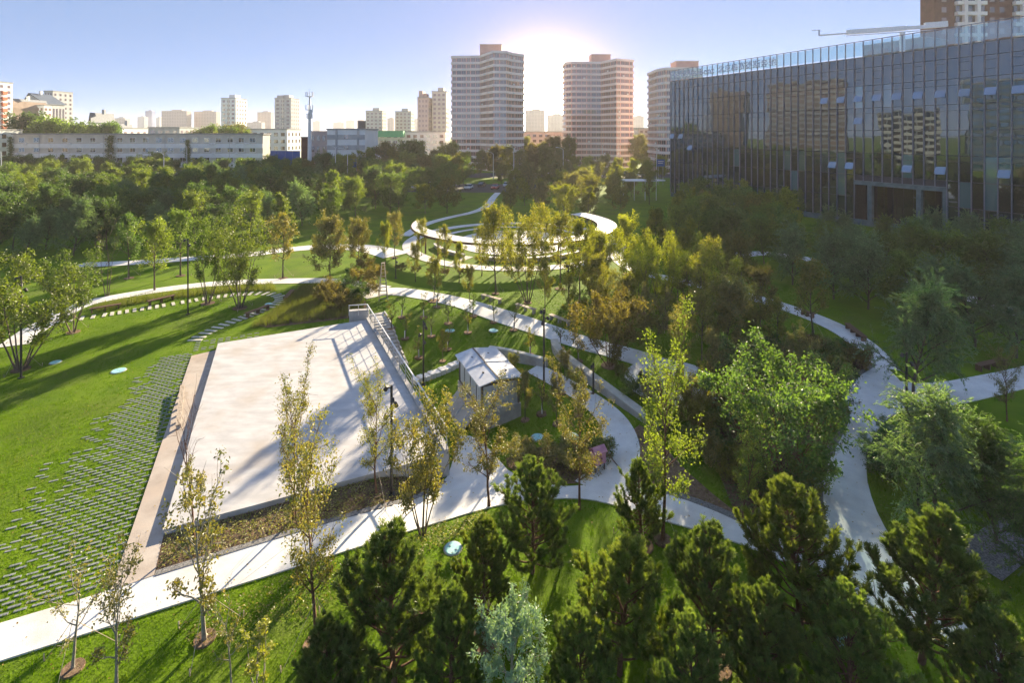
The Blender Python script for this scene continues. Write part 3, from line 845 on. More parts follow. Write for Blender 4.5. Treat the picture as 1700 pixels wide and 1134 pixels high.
# ------------------------------------------------------------------ furniture
def bench(pa, pb, label, seat='timber', h=0.42, w=0.42, group='benches along the paths'):
    a, b = pix(*pa), pix(*pb)
    d = b - a; L = Vector(d[:2]).length; ang = math.atan2(d.y, d.x)
    t = thing('bench', label, 'bench', (a.x, a.y, hz(a.x, a.y) + 0.02), ang, group)
    for k in range(4):
        MB().box((L / 2, -w / 2 + w / 8 + k * w / 4, h), (L, w / 4 - .015, 0.05)).build('slat', seat, t)
    n = max(3, int(L / 0.7))
    for k in range(n):
        x = 0.18 + (L - 0.36) * k / (n - 1)
        MB().box((x, 0, h / 2 - .012), (0.10, w - .06, h - .03)).build('leg', 'concrete' if seat != 'timber' else 'timber', t)
    MB().box((L / 2, 0, h - .06), (L - .1, 0.08, 0.06)).build('beam', 'timber', t)
    return t
bench((148, 521), (201, 512), 'dark timber bench by the tall grasses, left one of two')
bench((245, 508), (290, 497), 'dark timber bench by the tall grasses, right one of two')
bench((408, 529), (447, 514), 'dark timber bench on the near side of the stepping slab curve')
bench((473, 502), (486, 488), 'brown bench at the tip of the stepping slab curve')
bench((800, 496), (832, 505), 'pale bench on the middle path, leftmost of three', 'pale_timber')
bench((857, 512), (889, 522), 'pale bench on the middle path, middle one of three', 'pale_timber')
bench((913, 530), (946, 543), 'pale bench on the middle path, rightmost of three', 'pale_timber')
bench((1406, 545), (1436, 569), 'dark bench on the arc path near the fork')
bench((1330, 522), (1352, 530), 'dark bench on the arc path behind the shady bushes')
bench((1622, 617), (1668, 606), 'dark bench beside the right branch of the forking path')
bench((303, 648), (296, 716), 'long narrow kerb bench on the tan strip beside the plaza', 'pale_timber', 0.30, 0.26)

def park_lamp(px, py, top, label, heads=3):
    p = pix(px, py)
    hh = CAMH - (top - HOR) * p.y / F - p.z
    t = thing('park_lamp', label, 'lamp post', p, 0.6 * math.sin(px), 'black park lamps')
    MB().tube([(0, 0, 0), (0, 0, hh * .6), (0, 0, hh)], [0.065, 0.06, 0.055], 8).build('pole', 'black_metal', t)
    MB().box((0, 0, 0.03), (0.26, 0.26, 0.06)).build('base_plate', 'black_metal', t)
    for k in range(heads):
        z = hh - 0.12 - k * 0.42
        a = k * 2.1 + px
        d = Vector((math.cos(a), math.sin(a), 0))
        MB().tube([Vector((0, 0, z)), d * 0.2 + Vector((0, 0, z))], 0.025, 5).build('bracket', 'black_metal', t)
        MB().tube([d * 0.2 + Vector((0, 0, z + .08)), d * 0.30 + Vector((0, 0, z - .12))], [0.085, 0.10], 8).build('spot_head', 'black_metal', t)
    return t
park_lamp(35, 628, 458, 'tall black lamp post on the lawn, leftmost of all')
park_lamp(312, 522, 396, 'tall black lamp post inside the loop of stepping slabs', 2)
park_lamp(903, 662, 513, 'tall black lamp post between the cabin and the middle path')
park_lamp(650, 822, 640, 'tall black lamp post in the bed in front of the plaza', 4)
park_lamp(703, 640, 533, 'black lamp post in the sunken garden beside the block steps', 4)
park_lamp(1505, 700, 585, 'black lamp post under the tall willow at the fork', 2)
park_lamp(1525, 872, 737, 'black lamp post with three spot heads in the right willow')
park_lamp(944, 506, 440, 'black lamp post on the lawn below the ring pavilion')
park_lamp(985, 655, 603, 'short black lamp post beside the curved retaining wall', 1)
park_lamp(657, 462, 426, 'short black lamp post behind the wooden ladder', 2)
park_lamp(1230, 470, 398, 'black lamp post beside the arc path under the trees', 2)

def pit_lid(px, py, label, r=0.36):
    p = pix(px, py)
    t = thing('pit_lid', label, 'lid', p, px * .3, 'pale blue pit lids in the grass')
    n = 24
    m = MB(); m.tube([(0, 0, 0.0), (0, 0, .05), (0, 0, 0.055)], [r, r, r * .93], n); m.build('lid_disc', 'pit_lid', t)
    m = MB(); m.tube([(0, 0, 0.0), (0, 0, .03)], [r + .06, r + .05], n); m.build('collar', 'concrete', t)
    for s in (-1, 1): MB().box((s * r * .5, 0, .062), (.10, .04, .02)).build('handle', 'steel', t)
for a in (((92, 602), 'pale blue round lid in the grass near the leftmost lamp post', .3), ((197, 616), 'pale blue round lid in the lawn beside the pavers', .4), ((446, 505), 'pale blue round lid inside the stepping slab loop', .3),
          ((747, 549), 'pale blue round lid in the sunken garden, left of a pair', .38), ((820, 549), 'pale blue round lid in the sunken garden, right of a pair', .38),
          ((893, 727), 'pale blue round lid below the cabin, left of a pair', .33), ((951, 726), 'pale blue round lid below the cabin, right of a pair', .33),
          ((752, 912), 'pale blue round lid between the foreground pines and path', .31), ((1386, 1057), 'pale blue round lid under the right foreground pines', .34)):
    pit_lid(*a[0], a[1], a[2])

# stepladder
lp = pix(636, 497)
ld = thing('orchard_ladder', 'tall pale wooden stepladder standing at the head of the stairs', 'ladder', lp, R(18))
for sgn, off, n in ((1, -0.55, 10), (-1, 0.85, 9)):
    for s in (-1, 1):
        MB().tube([(s * .42, off, 0), (s * .12, 0.0 + .04 * -sgn, 3.5)], 0.035, 5).build('side_rail', 'pale_timber', ld)
    for k in range(n):
        f = (k + .7) / (n + .3)
        w = .42 + (.12 - .42) * f
        MB().tube([(-w, off * (1 - f), 3.5 * f), (w, off * (1 - f), 3.5 * f)], 0.024, 5).build('rung', 'pale_timber', ld)
MB().box((0, 0, 3.52), (0.34, 0.2, 0.05)).build('top_cap', 'pale_timber', ld)

# pink box on a stand, orange pot
pb = pix(993, 782)
bx = thing('pink_box', 'small pink sloped-top box on thin legs beside the garden path', 'box', pb, R(28))
m = MB(); W, D_, B0, B1, B2 = .62, .42, .42, .98, 1.16
m.add([(-W/2, -D_/2, B0), (W/2, -D_/2, B0), (W/2, D_/2, B0), (-W/2, D_/2, B0), (-W/2, -D_/2, B1), (W/2, -D_/2, B1), (W/2, D_/2, B1), (-W/2, D_/2, B1)],
      [(3, 2, 1, 0), (0, 1, 5, 4), (1, 2, 6, 5), (2, 3, 7, 6), (3, 0, 4, 7), (4, 5, 6, 7)])
m.build('box_body', 'pink_paint', bx)
for s in (-1, 1):
    MB().add([(-W/2 - .05, s * (D_/2 + .06), B1 - .02), (W/2 + .05, s * (D_/2 + .06), B1 - .02), (W/2 + .05, 0, B2), (-W/2 - .05, 0, B2), (-W/2 - .05, s * (D_/2 + .06), B1 + .02), (W/2 + .05, s * (D_/2 + .06), B1 + .02), (W/2 + .05, 0, B2 + .04), (-W/2 - .05, 0, B2 + .04)],
             [(0, 1, 2, 3), (4, 5, 6, 7), (0, 1, 5, 4), (1, 2, 6, 5), (2, 3, 7, 6), (3, 0, 4, 7)]).build('roof_board', 'pink_paint', bx)
MB().box((0, -D_/2 - .012, .70), (.03, .02, .5)).build('door_seam', 'timber', bx)
MB().box((.05, -D_/2 - .02, .70), (.03, .03, .06)).build('latch', 'black_metal', bx)
for sx in (-1, 1):
    for sy in (-1, 1):
        MB().box((sx * .25, sy * .15, .21), (.04, .04, .42)).build('leg', 'timber', bx)
MB().tube([(.30, -.1, 1.0), (.95, -.75, .02)], .025, 5).build('prop', 'timber', bx)
op = pix(977, 788)
ot = thing('orange_pot', 'orange pot with a small plant left of the pink box', 'pot', op)
MB().tube([(0, 0, 0), (0, 0, .40), (0, 0, .42)], [.15, .19, .20], 12).build('pot_body', 'orange_paint', ot)
MB().tube([(0, 0, .40), (0, 0, .425)], [.16, .16], 12).build('pot_soil', 'soil', ot)
m = MB()
for k in range(26):
    a = k * 2.4; r = .05 + .14 * ((k * 37) % 10) / 10; z = .45 + .25 * ((k * 53) % 10) / 10
    c = Vector((r * math.cos(a), r * math.sin(a), z)); t = Vector((-math.sin(a), math.cos(a), .3)) * .07; n = Vector((math.cos(a), math.sin(a), .5)) * .09
    m.add([c - n, c + t, c + n, c - t], [(0, 1, 2, 3)])
m.build('plant_leaves', 'leaf_bright', ot)
# ------------------------------------------------------------------ vegetation
def unit(a):
    a = np.asarray(a, float)
    return a / (np.linalg.norm(a, axis=-1, keepdims=True) + 1e-9)

def tubes_mesh(name, tubes, mat, k=5):
    V, Fc, n = [], [], 0
    ang = np.linspace(0, 2 * np.pi, k, endpoint=False)
    ca_, sa_ = np.cos(ang)[None, :, None], np.sin(ang)[None, :, None]
    for pts, rad in tubes:
        pts = np.asarray(pts, float); rad = np.asarray(rad, float)
        t = unit(np.gradient(pts, axis=0))
        ref = np.where(np.abs(t[:, 2:3]) < 0.9, np.array([[0, 0, 1.0]]), np.array([[1.0, 0, 0]]))
        a = unit(np.cross(t, ref)); b = np.cross(t, a)
        V.append((pts[:, None, :] + (a[:, None, :] * ca_ + b[:, None, :] * sa_) * rad[:, None, None]).reshape(-1, 3))
        m = len(pts)
        i = (np.arange(m - 1)[:, None] * k); j = np.arange(k)[None, :]; j2 = (j + 1) % k
        Fc.append(np.stack([i + j, i + j2, i + k + j2, i + k + j], -1).reshape(-1, 4) + n)
        n += m * k
    return np_mesh(name, np.concatenate(V), np.concatenate(Fc), mat, True)

def leaves_mesh(name, pos, dirs, size, mat, rs, wid=0.5, up=0.25):
    """One four-cornered leaf at each position; wid is its width over its length."""
    n = len(pos)
    size = np.asarray(size).reshape(-1, 1)
    d = unit(dirs)
    nrm = rs.normal(size=(n, 3)); nrm[:, 2] += up * 2
    s = unit(np.cross(d, nrm))
    fold = unit(np.cross(s, d)) * size * 0.10
    base = pos - d * size * 0.5
    V = np.stack([base, pos + s * size * wid * 0.5 + fold, pos + d * size * 0.5, pos - s * size * wid * 0.5 + fold], 1).reshape(-1, 3)
    Fc = np.arange(4 * n).reshape(-1, 4)
    return np_mesh(name, V, Fc, mat)

def curve_branch(rs, p, d, L, n=6, up=0.15, wob=0.12):
    pts = [np.array(p, float)]
    d = unit(np.array(d, float))
    for _ in range(n - 1):
        d = unit(d + np.array([0, 0, up / n * 2]) + rs.normal(size=3) * wob)
        pts.append(pts[-1] + d * L / (n - 1))
    return np.array(pts)

def sample_on(rs, pts, lo, hi, n):
    f = rs.uniform(lo, hi, n) * (len(pts) - 1)
    i = np.minimum(f.astype(int), len(pts) - 2); r = (f - i)[:, None]
    p = pts[i] * (1 - r) + pts[i + 1] * r
    return p, unit(pts[i + 1] - pts[i])

def broadleaf(seed, h, clear, crown_r, n_limb, n_twig, n_leaf, leaf, prof='round', rise=50, clump=0.22, stems=1, lean=10, r0=None, wid=0.55, gap=0.0, leafy=(0.25, 1.0), bare_top=0.0):
    """Tree with one or more stems: limbs, twigs, and clumps of leaves on the twigs."""
    rs = np.random.RandomState(seed)
    tubes, tw = [], []
    r0 = r0 or 0.012 * h + 0.02
    for s in range(stems):
        if stems == 1: d0 = np.array([rs.normal() * .03, rs.normal() * .03, 1]); b0 = np.zeros(3); hs = h; rr = r0
        else:
            a = s * 2 * np.pi / stems + rs.uniform(-.4, .4); ln = R(lean * rs.uniform(.5, 1.2))
            d0 = np.array([np.cos(a) * np.sin(ln), np.sin(a) * np.sin(ln), np.cos(ln)]); b0 = np.array([np.cos(a), np.sin(a), 0]) * .12; hs = h * rs.uniform(.82, 1.0); rr = r0 * .6
        tr = curve_branch(rs, b0 - np.array([0, 0, .15]), d0, hs * 0.93, 9, 0.06, 0.045)
        tubes.append((tr, np.linspace(rr, rr * .15, 9) * np.r_[1.35, np.ones(8)]))
        zs = tr[:, 2]
        nl = max(3, n_limb // stems)
        for i in range(nl):
            f = (i + rs.uniform(0, .9)) / nl
            zz = clear * h + (zs[-1] - clear * h) * f
            k = np.searchsorted(zs, zz); k = min(max(k, 1), 8)
            p = tr[k - 1] + (tr[k] - tr[k - 1]) * ((zz - zs[k - 1]) / (zs[k] - zs[k - 1] + 1e-6))
            if prof == 'round': w = math.sqrt(max(.08, 1 - (2 * f - .85) ** 2 * .8))
            elif prof == 'cone': w = 1.05 - .85 * f
            elif prof == 'vase': w = .45 + .65 * f
            else: w = .75 + .25 * math.sin(f * 3)
            L = crown_r * w * rs.uniform(.75, 1.15)
            az = i * 2.4 + rs.uniform(-.6, .6) + s * 1.3
            el = R(rise + 25 * f * (1 if prof != 'cone' else .3) + rs.uniform(-12, 12))
            el = min(el, R(82))
            br = curve_branch(rs, p, (math.cos(az) * math.cos(el), math.sin(az) * math.cos(el), math.sin(el)), L, 6, .25, .13)
            tubes.append((br, np.linspace(rr * .38 * (1.15 - .6 * f), .006, 6)))
            tw.append((br, .45 + .3 * rs.rand()))
            for j in range(n_twig):
                q = .3 + .68 * (j + rs.rand()) / n_twig
                pp, dd = sample_on(rs, br, q, q, 1)
                d2 = unit(dd[0] + rs.normal(size=3) * .65 + np.array([0, 0, .15]))
                t2 = curve_branch(rs, pp[0], d2, L * rs.uniform(.22, .5), 4, .2, .18)
                tubes.append((t2, np.linspace(.012, .004, 4)))
                tw.append((t2, 1.0))
        if stems == 1 or True:
            tw.append((tr[6:], .8))
    tw2 = [t for t in tw if rs.rand() > gap and not (bare_top and t[0][-1][2] > h * (1 - bare_top))]
    wts = np.array([t[1] * (len(t[0]) ** .5) for t in tw2]); wts /= wts.sum()
    P, Dn = [], []
    for (pts, _), w in zip(tw2, wts):
        n = rs.poisson(n_leaf * w)
        if n == 0: continue
        p, d = sample_on(rs, pts, leafy[0], leafy[1], n)
        # leaves bunch round a few points of each twig
        nc = max(1, n // 14)
        c, _ = sample_on(rs, pts, leafy[0], leafy[1], nc)
        c = c + rs.normal(size=c.shape) * clump * .5
        pick = rs.randint(0, nc, n)
        p = p * .35 + c[pick] * .65 + rs.normal(size=(n, 3)) * clump * .55
        P.append(p); Dn.append(unit(d * .5 + rs.normal(size=(n, 3)) * .7 + np.array([0, 0, -.15])))
    P = np.concatenate(P); Dn = np.concatenate(Dn)
    P[:, 2] = np.maximum(P[:, 2], .25)
    return tubes, P, Dn, rs.uniform(.7, 1.3, len(P)) * leaf, wid, rs

def feathery(seed, h, crown_r, n_limb, n_strand, n_leaf, leaf, droop=.16, wid=.2):
    """Willow-like tree: limbs that rise and long thin strands that arch over."""
    rs = np.random.RandomState(seed)
    tubes, strands = [], []
    tr = curve_branch(rs, (0, 0, -.15), (rs.normal() * .04, rs.normal() * .04, 1), h * .9, 9, .05, .05)
    tubes.append((tr, np.linspace(.016 * h, .02, 9)))
    for i in range(n_limb):
        f = (i + rs.rand()) / n_limb
        k = 1 + 7 * f; k0 = int(k); p = tr[k0] + (tr[min(k0 + 1, 8)] - tr[k0]) * (k - k0)
        az = i * 2.4 + rs.uniform(-.5, .5); el = R(35 + 35 * f + rs.uniform(-10, 10))
        L = crown_r * (1.15 - .75 * f) * rs.uniform(.8, 1.15)
        br = curve_branch(rs, p, (math.cos(az) * math.cos(el), math.sin(az) * math.cos(el), math.sin(el)), L, 6, .15, .12)
        tubes.append((br, np.linspace(.05 * (1.2 - f), .008, 6)))
        for j in range(n_strand):
            q = .25 + .75 * rs.rand()
            pp, dd = sample_on(rs, br, q, q, 1)
            d = unit(dd[0] * .6 + rs.normal(size=3) * .55 + np.array([0, 0, .35]))
            pts = [pp[0]]
            ls = rs.uniform(.5, 1.1) * crown_r * .5
            for _ in range(6):
                d = unit(d + np.array([0, 0, -droop]) + rs.normal(size=3) * .06)
                pts.append(pts[-1] + d * ls / 6)
            strands.append(np.array(pts))
            tubes.append((np.array(pts)[::2], np.linspace(.008, .003, 4)))
    per = max(1, n_leaf // len(strands))
    P, Dn = [], []
    for s_ in strands:
        n = rs.poisson(per)
        if n == 0: continue
        p, d = sample_on(rs, s_, .05, 1.0, n)
        P.append(p + rs.normal(size=(n, 3)) * .05); Dn.append(unit(d + rs.normal(size=(n, 3)) * .45))
    P = np.concatenate(P); Dn = np.concatenate(Dn); P[:, 2] = np.maximum(P[:, 2], .2)
    return tubes, P, Dn, rs.uniform(.7, 1.3, len(P)) * leaf, wid, rs

def pine(seed, h, rad, whorls, n_tuft, needles=22):
    rs = np.random.RandomState(seed)
    tubes, tips = [], []
    tr = curve_branch(rs, (0, 0, -.15), (rs.normal() * .03, rs.normal() * .03, 1), h + .1, 10, .02, .03)
    tubes.append((tr, np.linspace(.02 * h, .012, 10)))
    for w in range(whorls):
        f = (w + .4 * rs.rand()) / whorls
        z = .12 * h + .86 * h * f
        k = z / h * 9; k0 = min(int(k), 8); p = tr[k0] + (tr[k0 + 1] - tr[k0]) * (k - k0)
        nb = rs.randint(4, 7)
        for b in range(nb):
            az = b * 2 * np.pi / nb + w * 1.1 + rs.uniform(-.35, .35)
            L = rad * (1 - f) ** .75 * rs.uniform(.7, 1.15) * (0.72 if f < .12 else 1) + .12
            el = R(8 + 42 * f + rs.uniform(-8, 10))
            br = curve_branch(rs, p, (math.cos(az) * math.cos(el), math.sin(az) * math.cos(el), math.sin(el)), L, 6, .45, .07)
            tubes.append((br, np.linspace(.035 * (1.1 - f), .008, 6)))
            tips.append((br, 1.0))
            for j in range(max(2, int(L * 5))):
                q = .3 + .65 * rs.rand()
                pp, dd = sample_on(rs, br, q, q, 1)
                side = np.cross(dd[0], [0, 0, 1]) * (1 if j % 2 else -1)
                d2 = unit(dd[0] * .7 + side * .8 + np.array([0, 0, .3]) + rs.normal(size=3) * .2)
                t2 = curve_branch(rs, pp[0], d2, L * rs.uniform(.18, .38) + .08, 4, .5, .08)
                tubes.append((t2, np.linspace(.010, .005, 4)))
                tips.append((t2, .9))
    tips.append((tr[7:], 1.0))
    wt = np.array([t[1] * np.linalg.norm(t[0][-1] - t[0][0]) for t in tips]); wt /= wt.sum()
    P, Dn = [], []
    for (pts, _), w in zip(tips, wt):
        n = max(1, rs.poisson(n_tuft * w))
        p, d = sample_on(rs, pts, .35, 1.0, n)
        p[0] = pts[-1]
        P.append(p); Dn.append(d)
    P = np.concatenate(P); Dn = np.concatenate(Dn)
    # a brush of needles round each shoot, all from one point
    nt = len(P)
    D0 = np.repeat(Dn, needles, 0)
    side = unit(np.cross(D0, rs.normal(size=D0.shape)))
    a = rs.uniform(.12, 1.0, (len(D0), 1))
    nd = unit(D0 * np.cos(a) + side * np.sin(a) + np.array([0, 0, .22]))
    L = rs.uniform(.12, .20, (len(D0), 1)) * np.repeat(rs.uniform(.75, 1.2, (nt, 1)), needles, 0)
    ws = unit(np.cross(nd, rs.normal(size=nd.shape))) * .0085
    b = np.repeat(P, needles, 0)
    T = np.stack([b + nd * L - ws, b + nd * L + ws], 1).reshape(-1, 3)
    V = np.concatenate([P, T])
    k = np.arange(nt * needles)
    Fc = np.stack([k // needles, nt + 2 * k, nt + 2 * k + 1], 1)
    return tubes, V, Fc, needles

PROTO = {}
def proto(key, gen, mat, bark='bark', k=5, trunk_mat2=None):
    tubes, P, Dn, size, wid, rs = gen
    tm = tubes_mesh(key + '_trunk', tubes, bark, k)
    cm = leaves_mesh(key + '_crown', P, Dn, size, mat, rs, wid)
    h = max(float(np.percentile(P[:, 2], 99.3)), 0.97 * max(float(np.max(t_[0][:, 2])) for t_ in tubes))
    PROTO[key] = (tm, cm, h)
def proto_pine(key, gen, mat):
    tubes, V, Fc, needles = gen
    PROTO[key] = (tubes_mesh(key + '_trunk', tubes, 'red_bark', 5), np_mesh(key + '_crown', V, Fc, mat), float(V[:, 2].max()))

for i in range(4):
    proto('slender%d' % i, broadleaf(10 + i, 6.5, .24, 3.0, 16, 7, 5400 + 600 * (i % 2), .12, 'vase', 38, .24, gap=.16), 'leaf_young', 'red_bark')
proto('sparse0', broadleaf(31, 6.3, .28, 2.6, 12, 6, 1700, .12, 'vase', 45, .18, gap=.25, bare_top=.28), 'leaf_young', 'red_bark')
proto('sparse1', broadleaf(32, 4.4, .34, 2.3, 9, 6, 700, .11, 'vase', 30, .16, gap=.3), 'leaf_young', 'pale_bark')
proto('sparse2', broadleaf(33, 4.6, .12, 2.2, 11, 6, 1500, .12, 'vase', 45, .2, gap=.2), 'leaf_young', 'pale_bark')
for i in range(3):
    proto('clump%d' % i, broadleaf(40 + i, 6.5, .26, 2.4, 30, 6, 8500, .16, 'vase', 34, .30, stems=6, lean=22, gap=.06), 'leaf_green', 'bark')
for i in range(2):
    proto('wide%d' % i, broadleaf(46 + i, 5.4, .10, 3.0, 36, 7, 13000, .16, 'round', 24, .28, stems=6, lean=28, gap=.04), 'leaf_green', 'red_bark')
for i in range(4):
    proto('bushy%d' % i, broadleaf(50 + i, 8.0, .14, 4.0, 26, 7, 10500, .27, 'round', 22, .42, gap=.06), 'leaf_green', 'bark')
for i in range(3):
    proto('light%d' % i, broadleaf(60 + i, 7.2, .26, 2.9, 16, 7, 5200, .19, 'round', 36, .32, gap=.12), 'leaf_bright', 'bark')
for i in range(3):
    proto('feather%d' % i, feathery(70 + i, 7.0, 3.3, 22, 28, 21000, .18, .20, .28), 'leaf_willow', 'bark')
for i in range(2):
    proto('spire%d' % i, broadleaf(80 + i, 7.5, .10, 2.8, 24, 7, 7500, .22, 'cone', 24, .30, gap=.08), 'leaf_gold', 'bark')
for i in range(4):
    proto_pine('pine%d' % i, pine(90 + i, 4.8, 2.1, 12, 2700, 30), 'leaf_pine')
proto('ash', broadleaf(100, 4.6, .15, 2.5, 18, 8, 7500, .17, 'round', 34, .16, gap=.08, wid=.34), 'leaf_ash', 'pale_bark')
for i in range(3):
    proto('orchard%d' % i, broadleaf(110 + i, 2.1, .36, 1.25, 8, 4, [260, 520, 850][i], .10, 'vase', 36, .13, gap=.15, r0=.075), 'leaf_green', 'bark')
for i in range(3):
    proto('shrub%d' % i, broadleaf(120 + i, 1.9, .02, 1.3, 18, 6, 3600, .12, 'round', 30, .19, stems=4, lean=26, r0=.05), 'leaf_deep', 'bark', 4)
for i in range(3):
    proto('tall%d' % i, broadleaf(130 + i, 13.0, .12, 5.6, 28, 7, 8500, .50, 'round', 28, .7, gap=.06), 'leaf_deep', 'bark', 4)
proto('bare', broadleaf(140, 6.5, .2, 2.6, 18, 6, 260, .12, 'vase', 42, .2, stems=3, lean=12), 'leaf_olive', 'bark')
proto('yellow_spray', broadleaf(150, 2.0, .05, .45, 14, 3, 1000, .08, 'vase', 75, .07, stems=5, lean=10, r0=.03), 'leaf_yellow', 'pale_bark', 4)
wm = MB().tube([(0, 0, -.05), (0, 0, .45), (0, 0, .86)], [.07, .056, .05], 8).mesh('whitewash', ['whitewash'])
pitm = MB().tube([(0, 0, -.05), (0, 0, .05), (0, 0, .03)], [.55, .52, .40], 18).mesh('soil_ring', ['mulch'])
pitm2 = MB().tube([(0, 0, -.05), (0, 0, .05), (0, 0, .03)], [.55, .52, .40], 18).mesh('soil_ring', ['soil'])

wirem = MB()
for k in range(3):
    a = k * 2.094
    wirem.tube([(0, 0, 1.5), (1.1 * math.cos(a), 1.1 * math.sin(a), -.03)], .008, 4, cap=False)
    wirem.tube([(1.1 * math.cos(a), 1.1 * math.sin(a), -.1), (1.12 * math.cos(a), 1.12 * math.sin(a), .22)], .02, 4)
wirem = wirem.mesh('guy_wire', ['pale_timber'])
ROWS = {}
ORD = 'first second third fourth fifth sixth seventh eighth ninth tenth eleventh twelfth thirteenth fourteenth fifteenth sixteenth seventeenth eighteenth nineteenth twentieth'.split()
trs = random.Random(77)
def tree(name, key, x, y, h, label=None, leaf=None, group=None, row=None, desc=None, wide=1.0, cat='tree', pit=None, white=False, z=None, shrub=False, wires=False):
    tm, cm, ph = PROTO[key]
    z = hz(x, y) if z is None else z
    s = h / ph
    t = thing(name, label, cat, (x, y, z), trs.uniform(0, 6.28), group)
    t.scale = (s * wide, s * wide, s)
    link('stem' if shrub else 'trunk', tm, t)
    c = link('foliage' if shrub else 'crown', cm, t)
    if leaf:
        c.material_slots[0].link = 'OBJECT'
        c.material_slots[0].material = MATS[leaf]
    if wires:
        link('guy_wire', wirem, t, scale=(1 / (s * wide), 1 / (s * wide), 1 / s))
    if white:
        o = link('whitewash', wm, t)
    if pit:
        o = link('soil_ring', pitm if trs.random() < .6 else pitm2, None, loc=(x, y, z + .01), scale=(pit, pit, 1))
        tag(o, 'round soil patch at the foot of a park tree', 'soil patch', 'soil patches under the park trees', 'structure')
    if row: ROWS.setdefault(row, []).append((to_px(x, y, z)[0], t, desc))
    return t
def ptree(name, key, px, py, top, label, leaf=None, wide=1.0, pit=None, group=None, **k):
    """Tree whose foot and tip are read off the photograph."""
    p = pix(px, py)
    h = CAMH - (top - HOR) * p.y / F - p.z
    return tree(name, key, p.x, p.y, h, label, leaf, group, wide=wide, pit=pit, wires=bool(pit) and p.y < 60, **k)

# young trees in front of the plaza and path
G1 = 'slender young trees in the foreground'
ptree('young_tree', 'sparse1', 121, 1112, 880, 'nearly bare young tree at the bottom left corner on the lawn', None, 1.05, .55, G1)
ptree('young_tree', 'sparse2', 193, 1140, 885, 'thin young tree beside the bare one at the bottom left', None, .9, None, G1)
ptree('young_tree', 'sparse0', 322, 896, 640, 'young tree with bare top branches at the left plaza corner', None, .75, None, G1)
ptree('young_tree', 'sparse2', 340, 1062, 742, 'sparse young tree standing below the path in front of the plaza corner', None, .9, .6, G1)
ptree('young_tree', 'sparse1', 384, 1142, 950, 'thin leaning young tree at the bottom edge left of the pines', None, .8, None, G1)
ptree('young_tree', 'slender0', 486, 866, 588, 'leafy slender tree in the plaza bed, its dark top over the plaza', None, .75, .5, G1)
ptree('young_tree', 'slender1', 526, 1072, 668, 'tall slender tree below the path in front of the plaza middle', None, .8, .8, G1)
ptree('young_tree', 'slender2', 625, 822, 578, 'slender tree in the plaza bed next to the black lamp post', 'leaf_olive', .8, .5, G1)
ptree('young_tree', 'clump0', 702, 888, 640, 'several-stemmed young tree beside the path below the railing end', 'leaf_young', .8, None, G1)
ptree('young_tree', 'slender3', 812, 842, 622, 'spreading young tree on the path edge in front of the cabin', None, 1.15, None, G1)
ptree('young_tree', 'slender0', 962, 846, 600, 'slender young tree standing right of the dark pine near the pink box', None, .95, None, G1)
ptree('young_tree', 'slender0', 1100, 898, 505, 'tallest slender young tree, between the mulched bed and the path', 'leaf_bright', .80, .7, G1)
ptree('young_tree', 'slender1', 1232, 862, 688, 'bright sunlit young tree in front of the dark shrub bed', 'leaf_bright', .9, None, G1)
ptree('young_tree', 'slender3', 1135, 640, 495, 'airy tree growing from the round plaza pit', 'leaf_young', .9, None, G1)
ptree('young_tree', 'slender0', 1672, 700, 560, 'pale slender tree in front of the right path bench', 'leaf_young', .8, None, G1)
ptree('broad_tree', 'wide0', 1296, 800, 585, 'broad dark leafy tree filling the bed left of the forking path', 'leaf_deep', 1.0, None)
ptree('broad_tree', 'wide1', 1012, 608, 478, 'round many-stemmed dark tree on the middle path bend', 'leaf_russet', .95, 1.1)
ptree('broad_tree', 'wide1', 1210, 700, 600, 'dark rounded bush tree behind the mulched bed', 'leaf_russet', .9, None)
# pines
G2 = 'foreground pines'
for a in (('pine0', 655, 1138, 868, 'dense dark pine at the bottom, leftmost of the foreground pines', 1.05, None, None), ('pine1', 884, 952, 752, 'dark pine beside the path in front of the garden bed', .95, None, None),
          ('pine2', 800, 1060, 868, 'pale-tipped pine between the leftmost pine and the garden pine', .9, 'leaf_pine_bright', 1.0), ('pine3', 1028, 1120, 868, 'bright green pine in the middle of the bottom row', 1.0, 'leaf_pine_bright', None),
          ('pine1', 1064, 906, 758, 'small pine beside the path right of the pink box', .85, None, .9), ('pine0', 1184, 1104, 868, 'dark pine behind a soil ring right of the bright green pine', .95, None, 1.0),
          ('pine2', 1332, 1062, 800, 'tall yellow-tipped pine in front of the forking path', 1.0, 'leaf_pine_bright', None), ('pine3', 1528, 1100, 838, 'open branched pine against the path at the lower right', 1.08, None, None),
          ('pine1', 1410, 1200, 960, 'dark pine cut by the bottom edge right of the blue lid', 1.0, None, None), ('pine0', 960, 1210, 1000, 'dark pine cut by the bottom edge left of the bright one', .9, None, None),
          ('pine2', 1650, 1230, 1000, 'pine at the very bottom right corner', .9, None, None), ('pine0', 1270, 1190, 965, 'dark pine at the bottom edge under the tall yellow-tipped pine', .9, None, None), ('pine2', 745, 1200, 985, 'dark pine at the bottom edge left of the blue-green tree', .85, None, None), ('pine1', 1150, 1240, 1010, 'dark pine at the bottom edge below the soil ring', .9, None, None), ('pine3', 560, 1215, 1010, 'dark low pine at the bottom edge beside the leftmost pine', .9, None, None)):
    ptree('pine_tree', a[0], a[1], a[2], a[3], a[4], a[6], a[5] * 1.13, a[7], G2)
ptree('ash_tree', 'ash', 848, 1235, 992, 'pale blue-green leafy tree at the bottom middle edge', None, .85)
ptree('flowering_shrub', 'yellow_spray', 432, 1130, 1030, 'thin yellow-leaved shrub on the grass at the bottom left', None, 1.4, cat='shrub', shrub=True)
